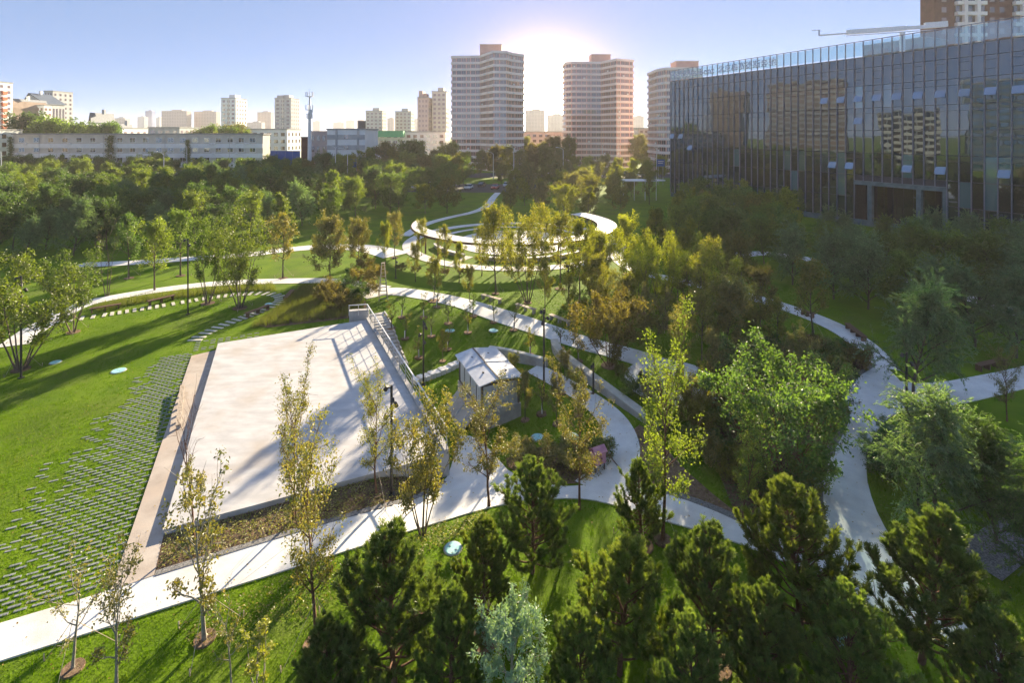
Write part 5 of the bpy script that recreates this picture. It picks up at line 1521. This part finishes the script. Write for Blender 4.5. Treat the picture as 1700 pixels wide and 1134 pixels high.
# ------------------------------------------------------------------ banded residential towers
def offset_poly(poly, d):
    n = len(poly); out = []
    a = sum(poly[i][0] * poly[(i + 1) % n][1] - poly[(i + 1) % n][0] * poly[i][1] for i in range(n))
    sg_ = 1 if a > 0 else -1
    for i in range(n):
        p0, p1, p2 = (Vector(poly[(i + k) % n]) for k in (-1, 0, 1))
        e0, e1_ = (p1 - p0).normalized(), (p2 - p1).normalized()
        n0, n1 = Vector((e0.y, -e0.x)) * sg_, Vector((e1_.y, -e1_.x)) * sg_
        b = (n0 + n1); b = b / max(.3, b.length_squared) * 2
        out.append(tuple(p1 + b * d * (1 if b.length < 3 else .5)))
    return out
def banded_tower(label, px, d, plan, floors, fh, ztop, roofbox, wall='tower_wall', band='tower_band', seed=1):
    x = at(px, d)
    t = thing('apartment_tower', label, 'tower', (x, d, 0), 0, 'banded apartment towers')
    rg = random.Random(seed)
    z0 = ztop - floors * fh - .4
    MB().prism(plan, 0, z0).build('base_walls', wall, t)
    # one storey: recessed wall with windows, then a projecting band
    wmb = MB(); wmb.prism(plan, 0, fh, 0)
    n = len(plan)
    ar = sum(plan[i][0] * plan[(i + 1) % n][1] - plan[(i + 1) % n][0] * plan[i][1] for i in range(n))
    pl = plan if ar > 0 else plan[::-1]
    bars = []
    for i in range(n):
        a, b = Vector(pl[i]), Vector(pl[(i + 1) % n])
        L = (b - a).length; e = (b - a) / L; nn = Vector((e.y, -e.x))
        if nn.y > .5: continue
        ang = math.atan2(e.y, e.x)
        k = max(1, int(L / 2.1))
        for j in range(k):
            c = a + e * (L * (j + .5) / k) + nn * .03
            wmb.box((c.x, c.y, 1.05 + (fh - 1.05) / 2), (L / k - (.32 if j % 3 else .9), .08, fh - 1.25), ang, 1)
            c2 = c + nn * .06
            wmb.box((c2.x, c2.y, 1.05 + (fh - 1.05) / 2), (.07, .06, fh - 1.25), ang, 2)
            bars.append((c, nn, ang))
    wme = wmb.mesh('storey', [wall, 'far_glass', band])
    bmb = MB(); bmb.prism(offset_poly(plan, .42), 0, 1.05)
    bme = bmb.mesh('balcony_band', [band])
    acm = MB().box((0, 0, 0), (.85, .35, .6)).mesh('air_conditioner', ['lamp_white'])
    for f in range(floors):
        z = z0 + f * fh
        link('storey', wme, t, loc=(0, 0, z))
        link('balcony_band', bme, t, loc=(0, 0, z - .01))
        for c, nn, ang in bars:
            if rg.random() < .10:
                q = c + nn * .55
                link('air_conditioner', acm, t, loc=(q.x, q.y, z + .45 + rg.choice((0, 1.0))), rot=(0, 0, ang))
    MB().prism(offset_poly(plan, .45), ztop - .42, ztop + .7).build('roof_parapet', band, t)
    rx0, rx1, ry0, ry1, rh = roofbox
    MB().prism([(rx0, ry0), (rx1, ry0), (rx1, ry1), (rx0, ry1)], ztop + .5, ztop + rh).build('lift_house', wall, t)
    MB().prism([(rx0 - .2, ry0 - .2), (rx1 + .2, ry0 - .2), (rx1 + .2, ry1 + .2), (rx0 - .2, ry1 + .2)], ztop + rh, ztop + rh + .3).build('lift_house_roof', band, t)
    return t
w = 123 * 218 / F
banded_tower('banded pinkish apartment tower left of the sun', 808, 220, [(-.5 * w, 7), (-.10 * w, 6), (.10 * w, -7), (.27 * w, -6), (.33 * w, -2), (.5 * w, 3), (.5 * w, 20), (-.5 * w, 20)], 18, 2.8, topz(88, 220) - .7, (-.10 * w, .20 * w, 4, 12, 5.2), seed=4)
w = 108 * 240 / F
banded_tower('banded pinkish apartment tower right of the sun', 995, 242, [(-.5 * w, 6), (-.42 * w, 3), (.05 * w, 4), (.22 * w, -7), (.5 * w, -3), (.5 * w, 18), (-.5 * w, 18)], 18, 2.8, topz(99, 240) - .7, (-.10 * w, .20 * w, 4, 12, 4.2), seed=8)
w = 74 * 205 / F
banded_tower('banded apartment tower just behind the corner of the glass building', 1131, 205, [(-.5 * w, 2), (-.40 * w, -3), (.2 * w, -3), (.5 * w, 2), (.5 * w, 16), (-.5 * w, 16)], 15, 2.8, topz(113, 205) - .7, (-.05 * w, .45 * w, 3, 11, 4.0), seed=12)

# ------------------------------------------------------------------ other buildings
def win_grid(x0, x1, z0, z1, cols, rows, y, fw=.6, fh_=.5, mb=None, mi=0):
    mb = mb or MB()
    for i in range(cols):
        for j in range(rows):
            mb.box((x0 + (x1 - x0) * (i + .5) / cols, y, z0 + (z1 - z0) * (j + .5) / rows), ((x1 - x0) / cols * fw, .12, (z1 - z0) / rows * fh_), 0, mi)
    return mb
def block(name, label, x0, x1, ytop, d, wall, depth=14, glass='far_glass', cols=None, group='far city buildings', roofbox=True, strips=None, fh_=.5, roof='roof_grey', steps=()):
    xa, xb = at(x0, d), at(x1, d)
    if xb < 0: xb = min(xb, max(xa + 3.0, at(x1, d + depth)))          # the receding right side counts in the outline
    if xa > 0: xa = max(xa, min(xb - 3.0, at(x0, d + depth)))
    zt = topz(ytop, d); w_ = xb - xa
    t = thing(name, label, 'building', ((xa + xb) / 2, d, 0), 0, group)
    MB().box((0, depth / 2, zt / 2), (w_, depth, zt)).build('wall', wall, t)
    MB().box((0, depth / 2, zt + .25), (w_ + .5, depth + .5, .5)).build('roof', roof, t)
    rows = max(2, int(zt / 3.1)); cols = cols or max(3, int(w_ / 3.4))
    win_grid(-w_ / 2 + .4, w_ / 2 - .4, 1, zt - .6, cols, rows, -.02, .55, fh_).build('window', glass, t)['kind'] = 'stuff'
    sd = 1 if (xa + xb) < 0 else -1
    m = MB()
    for i in range(max(2, int(depth / 4))):
        for j in range(rows):
            m.box((sd * (w_ / 2 + .02), depth * (i + .5) / max(2, int(depth / 4)), 1 + (zt - 1.6) * (j + .5) / rows), (.12, 1.5, (zt - 1.6) / rows * fh_))
    m.build('side_window', glass, t)['kind'] = 'stuff'
    if strips:
        for f in strips: MB().box((-w_ / 2 + w_ * f, -.12, zt / 2), (w_ * .06, .3, zt - .02)).build('stair_strip', 'cream_wall' if wall != 'cream_wall' else 'grey_wall', t)
    if roofbox:
        MB().box((w_ * .05, depth / 2, zt + 1.8), (w_ * .4, depth * .5, 2.6)).build('lift_house', wall, t)
    for f, ww, hh in steps:
        MB().box((-w_ / 2 + w_ * f, depth / 2, zt + hh / 2 + .4), (w_ * ww, depth * .8, hh)).build('upper_wall', wall, t)
    return t
FC = [('hazy grey block at the far left of the skyline', 188, 216, 196, 620, 'grey_wall'), ('low hazy grey block left of the blue one', 228, 246, 194, 800, 'grey_wall'), ('small blue glass tower far on the skyline', 241, 258, 184, 850, 'blue_sheet'),
      ('hazy low block right of the blue tower', 259, 271, 195, 800, 'grey_wall'), ('pinkish block on the skyline, left of two', 268, 318, 184, 560, 'pink_wall'), ('pinkish block on the skyline, right of two', 322, 366, 185, 580, 'pink_wall'),
      ('pale slab tower with many windows left of the mast', 367, 410, 163, 380, 'white_wall'), ('hazy pink block left of the grey slab tower', 427, 455, 186, 640, 'pink_wall'), ('low hazy block beside the pale slab tower', 410, 440, 203, 600, 'grey_wall'),
      ('grey slab tower with a cream stair strip beside the mast', 456, 497, 163, 400, 'grey_wall'), ('hazy outline block right of the mast', 519, 533, 201, 1100, 'grey_wall'), ('low hazy outline block behind the mid white building', 553, 573, 203, 1100, 'grey_wall'),
      ('hazy outline block above the mid white building', 574, 590, 200, 1200, 'grey_wall'), ('hazy block left of the cream pair', 592, 606, 199, 1000, 'grey_wall'), ('cream block on the skyline, left of a pair', 607, 642, 184, 460, 'cream_wall'),
      ('hazy little block between the cream pair', 643, 656, 196, 700, 'pink_wall'), ('cream block on the skyline, right of a pair', 656, 688, 185, 470, 'cream_wall'), ('pink-brown tower left of the left banded tower', 693, 718, 162, 320, 'pink_wall'),
      ('taller pale tower touching the left banded tower', 717, 746, 152, 330, 'cream_wall'), ('hazy block between the towers, left one', 872, 905, 182, 600, 'pink_wall'), ('hazy block between the towers, right one', 908, 938, 190, 640, 'cream_wall'),
      ('hazy block right of the right banded tower, left one', 1050, 1069, 193, 640, 'pink_wall'), ('hazy block right of the right banded tower, right one', 1076, 1090, 192, 640, 'pink_wall'), ('low pink building behind the trees between the towers', 860, 945, 219, 300, 'pink_wall'),
      ('low white building left of the left banded tower', 606, 746, 219, 262, 'white_wall'), ('low white shed behind the long white building, left one', 190, 245, 213, 230, 'white_wall'), ('low grey shed behind the long white building, middle one', 246, 330, 212, 260, 'grey_wall'),
      ('low white shed behind the long white building, right one', 405, 500, 215, 240, 'white_wall'), ('hazy distant block at the right of the cream pair', 688, 700, 197, 900, 'grey_wall'), ('low pink building right of the right banded tower', 1050, 1095, 213, 330, 'pink_wall')]
for i, (lab, x0, x1, yt, d, wl_) in enumerate(FC):
    low = yt > 208
    if d >= 560: d *= 1.9                       # the hazy skyline stands well over a kilometre off
    block('city_block', lab, x0, x1, yt, d, wl_, depth=16, glass='blue_glass' if 'blue' in lab else 'far_glass', roofbox=not low, strips=(.5,) if d in (400, 380) else None, steps=() if low or d > 900 else ((.25, .35, 2.2 + (i % 3)),) if i % 2 else ())
gm = MB().box((at(625, 258), 258, topz(222, 258)), (28, 4, 3.2)); tag(gm.build('green_awning', 'green_roof'), 'green flat roof canopy left of the left banded tower', 'roof')

# brick tower behind the glass building
bt = thing('brick_tower', 'dark brick apartment tower rising behind the glass building', 'tower', (at(1552, 140) + 20, 140, 0))
wb, zb = 40, 58
MB().box((0, 2.5, zb / 2), (wb, 5, zb)).build('wall', 'brick_wall', bt)
for k, (xx, ww) in enumerate(((-10.5, 8), (5.5, 8))):
    MB().box((xx, -.05, zb / 2), (ww, .5, zb - .4)).build('balcony_bay', 'dark_glass', bt)
    for j in range(20): MB().box((xx, -.5, 2 + j * 2.95), (ww + .2, 1.1, 1.0)).build('balcony', 'tower_band', bt)
    for s in (-1, 1): MB().box((xx + s * ww * .22, -.55, zb / 2), (.9, 1.2, zb - 1)).build('pier', 'tower_band', bt)
for xx in (-17.5, -4.2, -1.5, 12, 17):
    for j in range(13, 20): MB().box((xx, -.02, 3.2 + j * 2.95), (1.3, .12, 1.5)).build('window', 'far_glass', bt)
MB().box((0, 2.5, zb + .4), (wb + .6, 5.6, .8)).build('roof', 'tower_band', bt)

# long white building
ly = 173.0
lx0, lx1 = at(22, ly), at(448, ly + 5)
lb = thing('long_white_building', 'long low white building with rows of small windows behind the wood', 'building', (lx0, ly, 0))
LW_ = lx1 - lx0; zt = topz(223, ly)
MB().box((LW_ / 2, 2.5, zt / 2), (LW_, 5, zt)).build('wall', 'cream_wall', lb)
MB().box((LW_ / 2, 2.5, zt + .2), (LW_ + .8, 5.8, .4)).build('roof', 'roof_grey', lb)
for k in range(4):
    zc = 13.9 - 3.3 * k - 2.0
    MB().box((LW_ / 2, -.08, zc), (LW_ + .05, .2, 1.5)).build('spandrel', 'white_wall', lb)
wfm = MB().box((0, 0, 0), (1.95, .10, 1.65)).box((0, -.05, 0), (.08, .06, 1.6)).box((0, -.05, -.86), (2.1, .2, .08)).mesh('window', ['white_wall'])
wpm = MB().box((-.45, -.07, 0), (.82, .05, 1.45)).box((.45, -.07, 0), (.82, .05, 1.45)).mesh('pane', ['dark_glass'])
acm_ = MB().box((0, 0, 0), (.9, .4, .65)).box((0, -.21, 0), (.5, .03, .5)).mesh('air_conditioner', ['lamp_white'])
wr = random.Random(8)
for i, zx in enumerate([128, 215, 300, 384, 466, 547, 630, 706, 781, 857, 935, 1005, 1075, 1148, 1217, 1285, 1355, 1420, 1486]):
    x = at(zx / 3.543, ly) - lx0
    for k in range(3):
        z = 13.9 - 3.3 * k
        wd = link('window', wfm, lb, loc=(x, -.03, z))
        link('pane', wpm, wd)
        if wr.random() < .45: link('air_conditioner', acm_, lb, loc=(x + wr.choice((-1, 1)) * 1.5, -.35, z - 1.3))
for x in (9, 31, 52, 74): MB().tube([(x, -.15, .2), (x, -.15, zt - .2)], .08, 6).build('drainpipe', 'grey_wall', lb)
def ivy(px, w_, z0, z1, y, label):
    rs = np.random.RandomState(int(px)); n = 1500
    zz = rs.uniform(z0, z1, n); f = (zz - z0) / (z1 - z0)
    pos = np.stack([at(px, y) + rs.normal(size=n) * w_ * (.55 - .25 * f), y - .2 - np.abs(rs.normal(size=n)) * .45, zz], 1)
    o = link('ivy', leaves_mesh('ivy', pos, rs.normal(size=(n, 3)), rs.uniform(.25, .5, n), 'leaf_deep', rs, .7))
    tag(o, label, 'ivy')
ivy(185, 2.0, 4, 15.5, ly, 'dark ivy column climbing the middle of the long white building')
ivy(313, 1.0, 4, 14, ly, 'narrow ivy climbing the right part of the long white building')
ivy(20, 1.2, 2, 15, ly, 'ivy on the left corner of the long white building')
# white block at far left below the orange tower
block('city_block', 'white low building at the left edge beside the long one', -40, 20, 216, 180, 'white_wall', roofbox=False, cols=6)
# orange and cream tower at the left edge
ot_ = block('striped_tower', 'cream tower with orange balcony strips at the left edge', -70, 21, 133, 262, 'white_wall', depth=16, roofbox=False, cols=9, group=None)
for k in range(12):
    for q in (3.5, 11.0): MB().box(((at(21, 278) - at(-70, 262)) / 2 + .5, q, 4 + k * 3.1), (1.0, 2.4, 1.7)).build('balcony', 'orange_wall', ot_)
# gabled blocks behind
def gable(label, x0, x1, y_eave, y_ridge, d, depth, wall, wall2, frac=.5, group='gabled blocks'):
    xa, xb = at(x0, d), at(x1, d + depth); ze_, zr = topz(y_eave, d), topz(y_ridge, d)
    t = thing('gabled_block', label, 'building', (xa, d, 0), 0, group)
    W_ = xb - xa; f = W_ * frac
    m = MB(); prof = [(0, 0), (W_, 0), (W_, ze_), (f, zr), (0, ze_)]
    m.add([(x, 0, z) for x, z in prof] + [(x, depth, z) for x, z in prof], [(0, 1, 2, 3, 4), (9, 8, 7, 6, 5)] + [(i, (i + 1) % 5, 5 + (i + 1) % 5, 5 + i) for i in range(5)])
    m.build('wall', wall, t)
    for (xa_, za_, xb_, zb_) in ((-.6, ze_ - .3, f, zr + .02), (f, zr + .02, W_ + .6, ze_ - .3)):
        MB().add([(xa_, -.6, za_ + .05), (xb_, -.6, zb_ + .05), (xb_, depth + .6, zb_ + .05), (xa_, depth + .6, za_ + .05), (xa_, -.6, za_ + .45), (xb_, -.6, zb_ + .45), (xb_, depth + .6, zb_ + .45), (xa_, depth + .6, za_ + .45)],
                 [(3, 2, 1, 0), (4, 5, 6, 7), (0, 1, 5, 4), (1, 2, 6, 5), (2, 3, 7, 6), (3, 0, 4, 7)]).build('roof', 'slate_roof', t)
    win_grid(W_ * .25, W_ * .75, ze_ * .35, ze_ * .95, 2, 4, -.03, .4, .45).build('window', 'far_glass', t)['kind'] = 'stuff'
    m = MB()
    for k in range(6): m.box((W_ + .05, depth * (k + .5) / 6, ze_ * .55), (.15, depth / 14, ze_ * .75))
    m.build('side_window', 'far_glass', t)['kind'] = 'stuff'
    MB().box((f + 2, depth * .4, zr + 1), (1.2, 1.2, 2.4)).build('chimney', wall2, t)
    return t
gable('tall brown gabled block behind the long white building, nearest of three', 22, 53, 178, 164, 285, 22, 'brown_wall', 'white_wall', .2)
gable('wide grey gabled block with a long slope, middle of three', 38, 108, 172, 155, 320, 14, 'grey_wall', 'white_wall', .28)
block('gabled_block', 'dark grey flat block with white edge, highest of the gabled group', 73, 121, 151, 350, 'grey_wall', depth=16, roofbox=False, group='gabled blocks')
block('city_block', 'white facade wing in front of the grey gabled block', 53, 86, 175, 300, 'white_wall', depth=5, roofbox=False, group='gabled blocks')
gable('white gabled house with blue slate roof behind the tall trees', 150, 188, 203, 188, 250, 14, 'white_wall', 'grey_wall', .72)
gable('small white gabled house behind the long white building', 195, 217, 214, 207, 235, 9, 'white_wall', 'grey_wall', .6)
# mid white building with grey window bands, red wall, blue hoardings
my = 165.0
mx0, mx1 = at(543, my), at(606, my)
mb_ = thing('banded_white_building', 'white building with grey bands and two rows of windows beside the mast', 'building', (mx0, my, 0))
MWd = mx1 - mx0; mz = topz(215, my)
MB().box((MWd / 2, 8, mz / 2), (MWd, 16, mz)).build('wall', 'white_wall', mb_)
MB().box((MWd / 2, 8, mz + .2), (MWd + .5, 16.5, .4)).build('roof', 'roof_grey', mb_)
for k in range(3): MB().box((MWd / 2, -.06, mz - 2.4 - 3.4 * k), (MWd - .02, .2, 1.55)).build('grey_band', 'grey_wall', mb_)
for k in range(3): MB().box((MWd * .51, -.16, mz - 2.3 - 3.4 * k), (1.4, .1, 1.4)).build('window', 'far_glass', mb_)
for f in (.25, .82): MB().box((MWd * f, -.2, mz / 2), (.6, .35, mz)).build('pipe_shaft', 'grey_wall', mb_)
MB().box((-3.2, 6, mz / 2 - .2), (6.2, 10, mz - .4)).build('side_wing', 'pink_wall', mb_)
win_grid(-6, -.4, 2, mz - 1, 3, 4, .9, .5, .5).build('wing_window', 'far_glass', mb_)['kind'] = 'stuff'
MB().box((MWd * .82, 4, mz + 1.6), (2.0, 2.0, 2.8)).build('roof_hut', 'brown_wall', mb_)
rw = thing('red_wall_building', 'dark red brick building behind the mast', 'building', (at(513, 172), 172, 0))
MB().box((0, 4, topz(228, 172) / 2), (5.4, 8, topz(228, 172))).build('wall', 'brick_wall', rw)
MB().box((0, 4, topz(228, 172) + .15), (5.8, 8.4, .3)).build('roof', 'roof_grey', rw)
def hoarding(label, x0, x1, y0, y1, d):
    xa, xb = at(x0, d), at(x1, d); za, zb_ = topz(y1, d), topz(y0, d)
    t = thing('blue_hoarding', label, 'fence', ((xa + xb) / 2, d, 0), 0, 'blue hoardings by the street')
    n = max(2, int((xb - xa) / 2))
    for k in range(n):
        MB().box((-(xb - xa) / 2 + (xb - xa) * (k + .5) / n, 0, zb_ / 2), ((xb - xa) / n - .06, .08, zb_)).build('panel', 'blue_sheet', t)
    for k in range(n + 1): MB().box((-(xb - xa) / 2 + (xb - xa) * k / n, .08, zb_ / 2), (.08, .08, zb_)).build('post', 'steel', t)
hoarding('blue sheet hoarding right of the long white building', 449, 498, 250, 268, 160)
hoarding('blue sheet hoarding below the banded white building', 556, 592, 263, 275, 152)
# telecom mast
ty = 150.0
tm_ = thing('telecom_mast', 'tall grey telecom mast with antennas beside the banded white building', 'mast', (at(514, ty), ty, 0))
mh = topz(158, ty)
MB().tube([(0, 0, 0), (0, 0, topz(200, ty)), (0, 0, mh)], [.75, .42, .18], 10).build('pole', 'lamp_white', tm_)
MB().tube([(0, 0, mh), (0, 0, topz(147, ty))], .03, 4).build('lightning_rod', 'steel', tm_)
for k, (py_, r_) in enumerate(((160, .9), (182, .85), (196, .6))):
    z = topz(py_, ty)
    MB().tube([(0, 0, z - .1), (0, 0, z + .1)], r_, 10).build('platform', 'steel', tm_)
    for a in range(5):
        w_ = a * 1.257 + k
        MB().box((math.cos(w_) * (r_ + .15), math.sin(w_) * (r_ + .15), z + .7), (.22, .14, 1.5), w_).build('antenna', 'lamp_white', tm_)
MB().tube([(.6, -.5, topz(185, ty)), (.75, -.85, topz(185, ty))], [.5, .55], 12).build('dish', 'lamp_white', tm_)

# ------------------------------------------------------------------ street, lamps, sign, cars
sheet('street', [Vector(p) for p in ((-70, 186), (80, 182), (80, 204), (-70, 208))], 'asphalt', 0.05, step=6, label='asphalt street at the foot of the towers', cat='street')
sheet('car_park', [Vector(p) for p in ((-30, 139), (6, 137), (10, 160), (-30, 162))], 'asphalt', 0.045, step=5, label='small asphalt parking area behind the ring trees', cat='car park')
def street_lamp(px, top, d, label, arms=1):
    z = topz(top, d)
    t = thing('street_lamp', label, 'street lamp', (at(px, d), d, 0), 0, 'white street lamps')
    MB().tube([(0, 0, 0), (0, 0, z * .6), (0, 0, z)], [.14, .10, .07], 8).build('pole', 'lamp_white', t)
    for s in ((-1,) if arms == 1 else (-1, 1)):
        MB().tube([(0, 0, z - .1), (s * .8, -.1, z + .55), (s * 1.9, -.15, z + .8)], .05, 5).build('arm', 'lamp_white', t)
        MB().box((s * 2.1, -.15, z + .78), (.9, .32, .16)).build('lamp_head', 'lamp_white', t)
street_lamp(272, 256, 140, 'white street lamp in the wood, left of all')
street_lamp(310, 243, 160, 'white street lamp before the right part of the long white building')
street_lamp(2, 252, 130, 'white street lamp at the left edge')
street_lamp(557, 245, 140, 'white street lamp before the banded white building, left one', 2)
street_lamp(577, 250, 138, 'white street lamp before the banded white building, right one')
street_lamp(722, 252, 170, 'white street lamp before the trees left of the left tower')
street_lamp(853, 246, 175, 'white street lamp before the right edge of the left tower', 2)
street_lamp(935, 248, 172, 'white street lamp before the left edge of the right tower')
street_lamp(1000, 242, 190, 'white double street lamp before the right tower', 2)
street_lamp(1090, 246, 160, 'white street lamp beside the blue sign', 2)
street_lamp(819, 255, 178, 'white street lamp before the foot of the left tower')
sg2 = thing('road_sign', 'blue road sign panel beside the corner of the glass building', 'sign', (at(1097, 158), 158, 0))
zs_ = topz(270, 158)
MB().box((0, 0, zs_), (2.5, .08, 2.2)).build('sign_panel', 'blue_sheet', sg2)
MB().box((0, -.05, zs_ + .45), (1.7, .03, .16)).build('text_line', 'lamp_white', sg2)
MB().box((-.1, -.05, zs_ - .1), (1.5, .03, .16)).build('text_line', 'lamp_white', sg2)
for s in (-.7, .7): MB().tube([(s, .1, 0), (s, .1, zs_ + .9)], .06, 6).build('post', 'steel', sg2)
def car_proto():
    parts = []
    m = MB(); hull = [(-2.2, .35), (2.2, .35), (2.25, .75), (1.9, .92), (-2.1, .98), (-2.25, .7)]
    m.add([(x, -.88, z) for x, z in hull] + [(x, .88, z) for x, z in hull], [(0, 1, 2, 3, 4, 5), (11, 10, 9, 8, 7, 6)] + [(i, (i + 1) % 6, 6 + (i + 1) % 6, 6 + i) for i in range(6)])
    parts.append(('body', m.mesh('body', ['car_white'])))
    m = MB(); cab = [(-1.9, .95), (1.15, .93), (.45, 1.42), (-1.2, 1.45)]
    m.add([(x, -.80 + .1 * (z > 1.2), z) for x, z in cab] + [(x, .80 - .1 * (z > 1.2), z) for x, z in cab], [(0, 1, 2, 3), (7, 6, 5, 4)] + [(i, (i + 1) % 4, 4 + (i + 1) % 4, 4 + i) for i in range(4)])
    parts.append(('windows', m.mesh('windows', ['dark_glass'])))
    m = MB().box((-.38, 0, 1.455), (1.6, 1.36, .05)); parts.append(('roof', m.mesh('roof', ['car_white'])))
    return parts
CP = car_proto()
whm = MB().tube([(0, -.1, 0), (0, .1, 0)], .32, 12).mesh('wheel', ['tyre'])
hlm = MB().box((0, 0, 0), (.06, .34, .14)).mesh('headlight', ['lamp_white'])
def car(x, y, rz, colour, label, group):
    t = thing('parked_car', label, 'car', (x, y, 0.05), rz, group)
    for nm, me in CP:
        o = link(nm, me, t)
        if nm != 'windows':
            o.material_slots[0].link = 'OBJECT'; o.material_slots[0].material = MATS['car_' + colour]
    for sx in (-1.35, 1.35):
        for sy in (-.8, .8): link('wheel', whm, t, loc=(sx, sy, .32))
    for sy in (-.62, .62): link('headlight', hlm, t, loc=(2.22, sy, .68))
cl = ['white', 'silver', 'black', 'white', 'red', 'blue', 'white', 'silver', 'white']
for i, a in enumerate((868, 886, 902, 918, 940, 962, 978, 1040, 1062)):
    y = 190 + (i % 2) * 8
    car(at(a, y), y, 0.1 if i % 2 else 3.1, cl[i], '%s car on the street below the towers, %s from the left' % (cl[i], ORD[i]), 'cars on the street')
for i, a in enumerate((690, 712, 734, 756, 778, 800, 822, 842)):
    y = 146 + (i % 2) * 7
    car(at(a, y), y, 1.4 if i % 2 else -1.7, cl[(i * 2 + 1) % 9], '%s car in the parking area behind the trees, %s from the left' % (cl[(i * 2 + 1) % 9], ORD[i]), 'cars in the parking area')
cn = thing('low_canopy', 'long thin white canopy roof left of the glass building', 'canopy', (at(1062, 122), 122, 0))
zc = topz(299, 122)
pts = [(6.2 * math.cos(a), 2.4 * math.sin(a)) for a in np.linspace(0, 2 * math.pi, 28)[:-1]]
MB().prism(pts, zc - .12, zc + .10).build('roof_deck', 'canopy_white', cn)
for s in (-4, -1.3, 1.3, 4): MB().tube([(s, 0, 0), (s, 0, zc - .1)], .09, 6).build('post', 'lamp_white', cn)

# buildings left of the view, seen mirrored in the glass facade
def mirrored(label, x, y, w_, z, wall, band, glass, floors):
    t = thing('slab_block', label, 'building', (x, y, 0), R(90), 'blocks left of the view')
    MB().box((0, 6, z / 2), (w_, 12, z)).build('wall', wall, t)
    fh2 = z / floors
    bme = MB().box((0, 0, 0), (w_ + .1, .5, fh2 * .38)).mesh('balcony_band', [band])
    gme = win_grid(-w_ / 2, w_ / 2, 0, fh2 * .6, max(3, int(w_ / 3)), 1, 0, .8, .9).mesh('window_row', [glass])
    for k in range(floors):
        link('balcony_band', bme, t, loc=(0, -.1, fh2 * (k + .2)))
        link('window_row', gme, t, loc=(0, -.06, fh2 * (k + .4)))
    MB().box((0, 6, z + .4), (w_ + .5, 12.5, .8)).build('roof', 'roof_grey', t)
mirrored('brown and grey slab tower mirrored in the glass facade', -172, 128, 40, 46, 'brown_wall', 'grey_wall', 'far_glass', 15)
mirrored('pale tower beside the brown slab mirrored in the glass', -215, 182, 24, 46, 'grey_wall', 'brown_wall', 'far_glass', 13)
mirrored('low white block mirrored in the right part of the glass', -150, 80, 22, 26, 'grey_wall', 'cream_wall', 'dark_glass', 8)
mirrored('dark office block mirrored at the right end of the glass', -150, 42, 34, 40, 'slate_roof', 'stone_frame', 'blue_glass', 12)

# ------------------------------------------------------------------ haze
hm, nt, out = new_mat('haze_air')
pv = nt.nodes.new('ShaderNodeVolumePrincipled')
pv.inputs['Color'].default_value = (0.96, 0.92, 0.91, 1)
pv.inputs['Density'].default_value = 0.00022
pv.inputs['Anisotropy'].default_value = 0.3
nt.links.new(pv.outputs[0], out.inputs['Volume'])
hb = MB().box((0, 1300, 31.5), (4000, 2800, 67)).build('haze', 'haze_air')
tag(hb, 'thin sunlit city haze over the whole park', 'haze', kind='stuff')
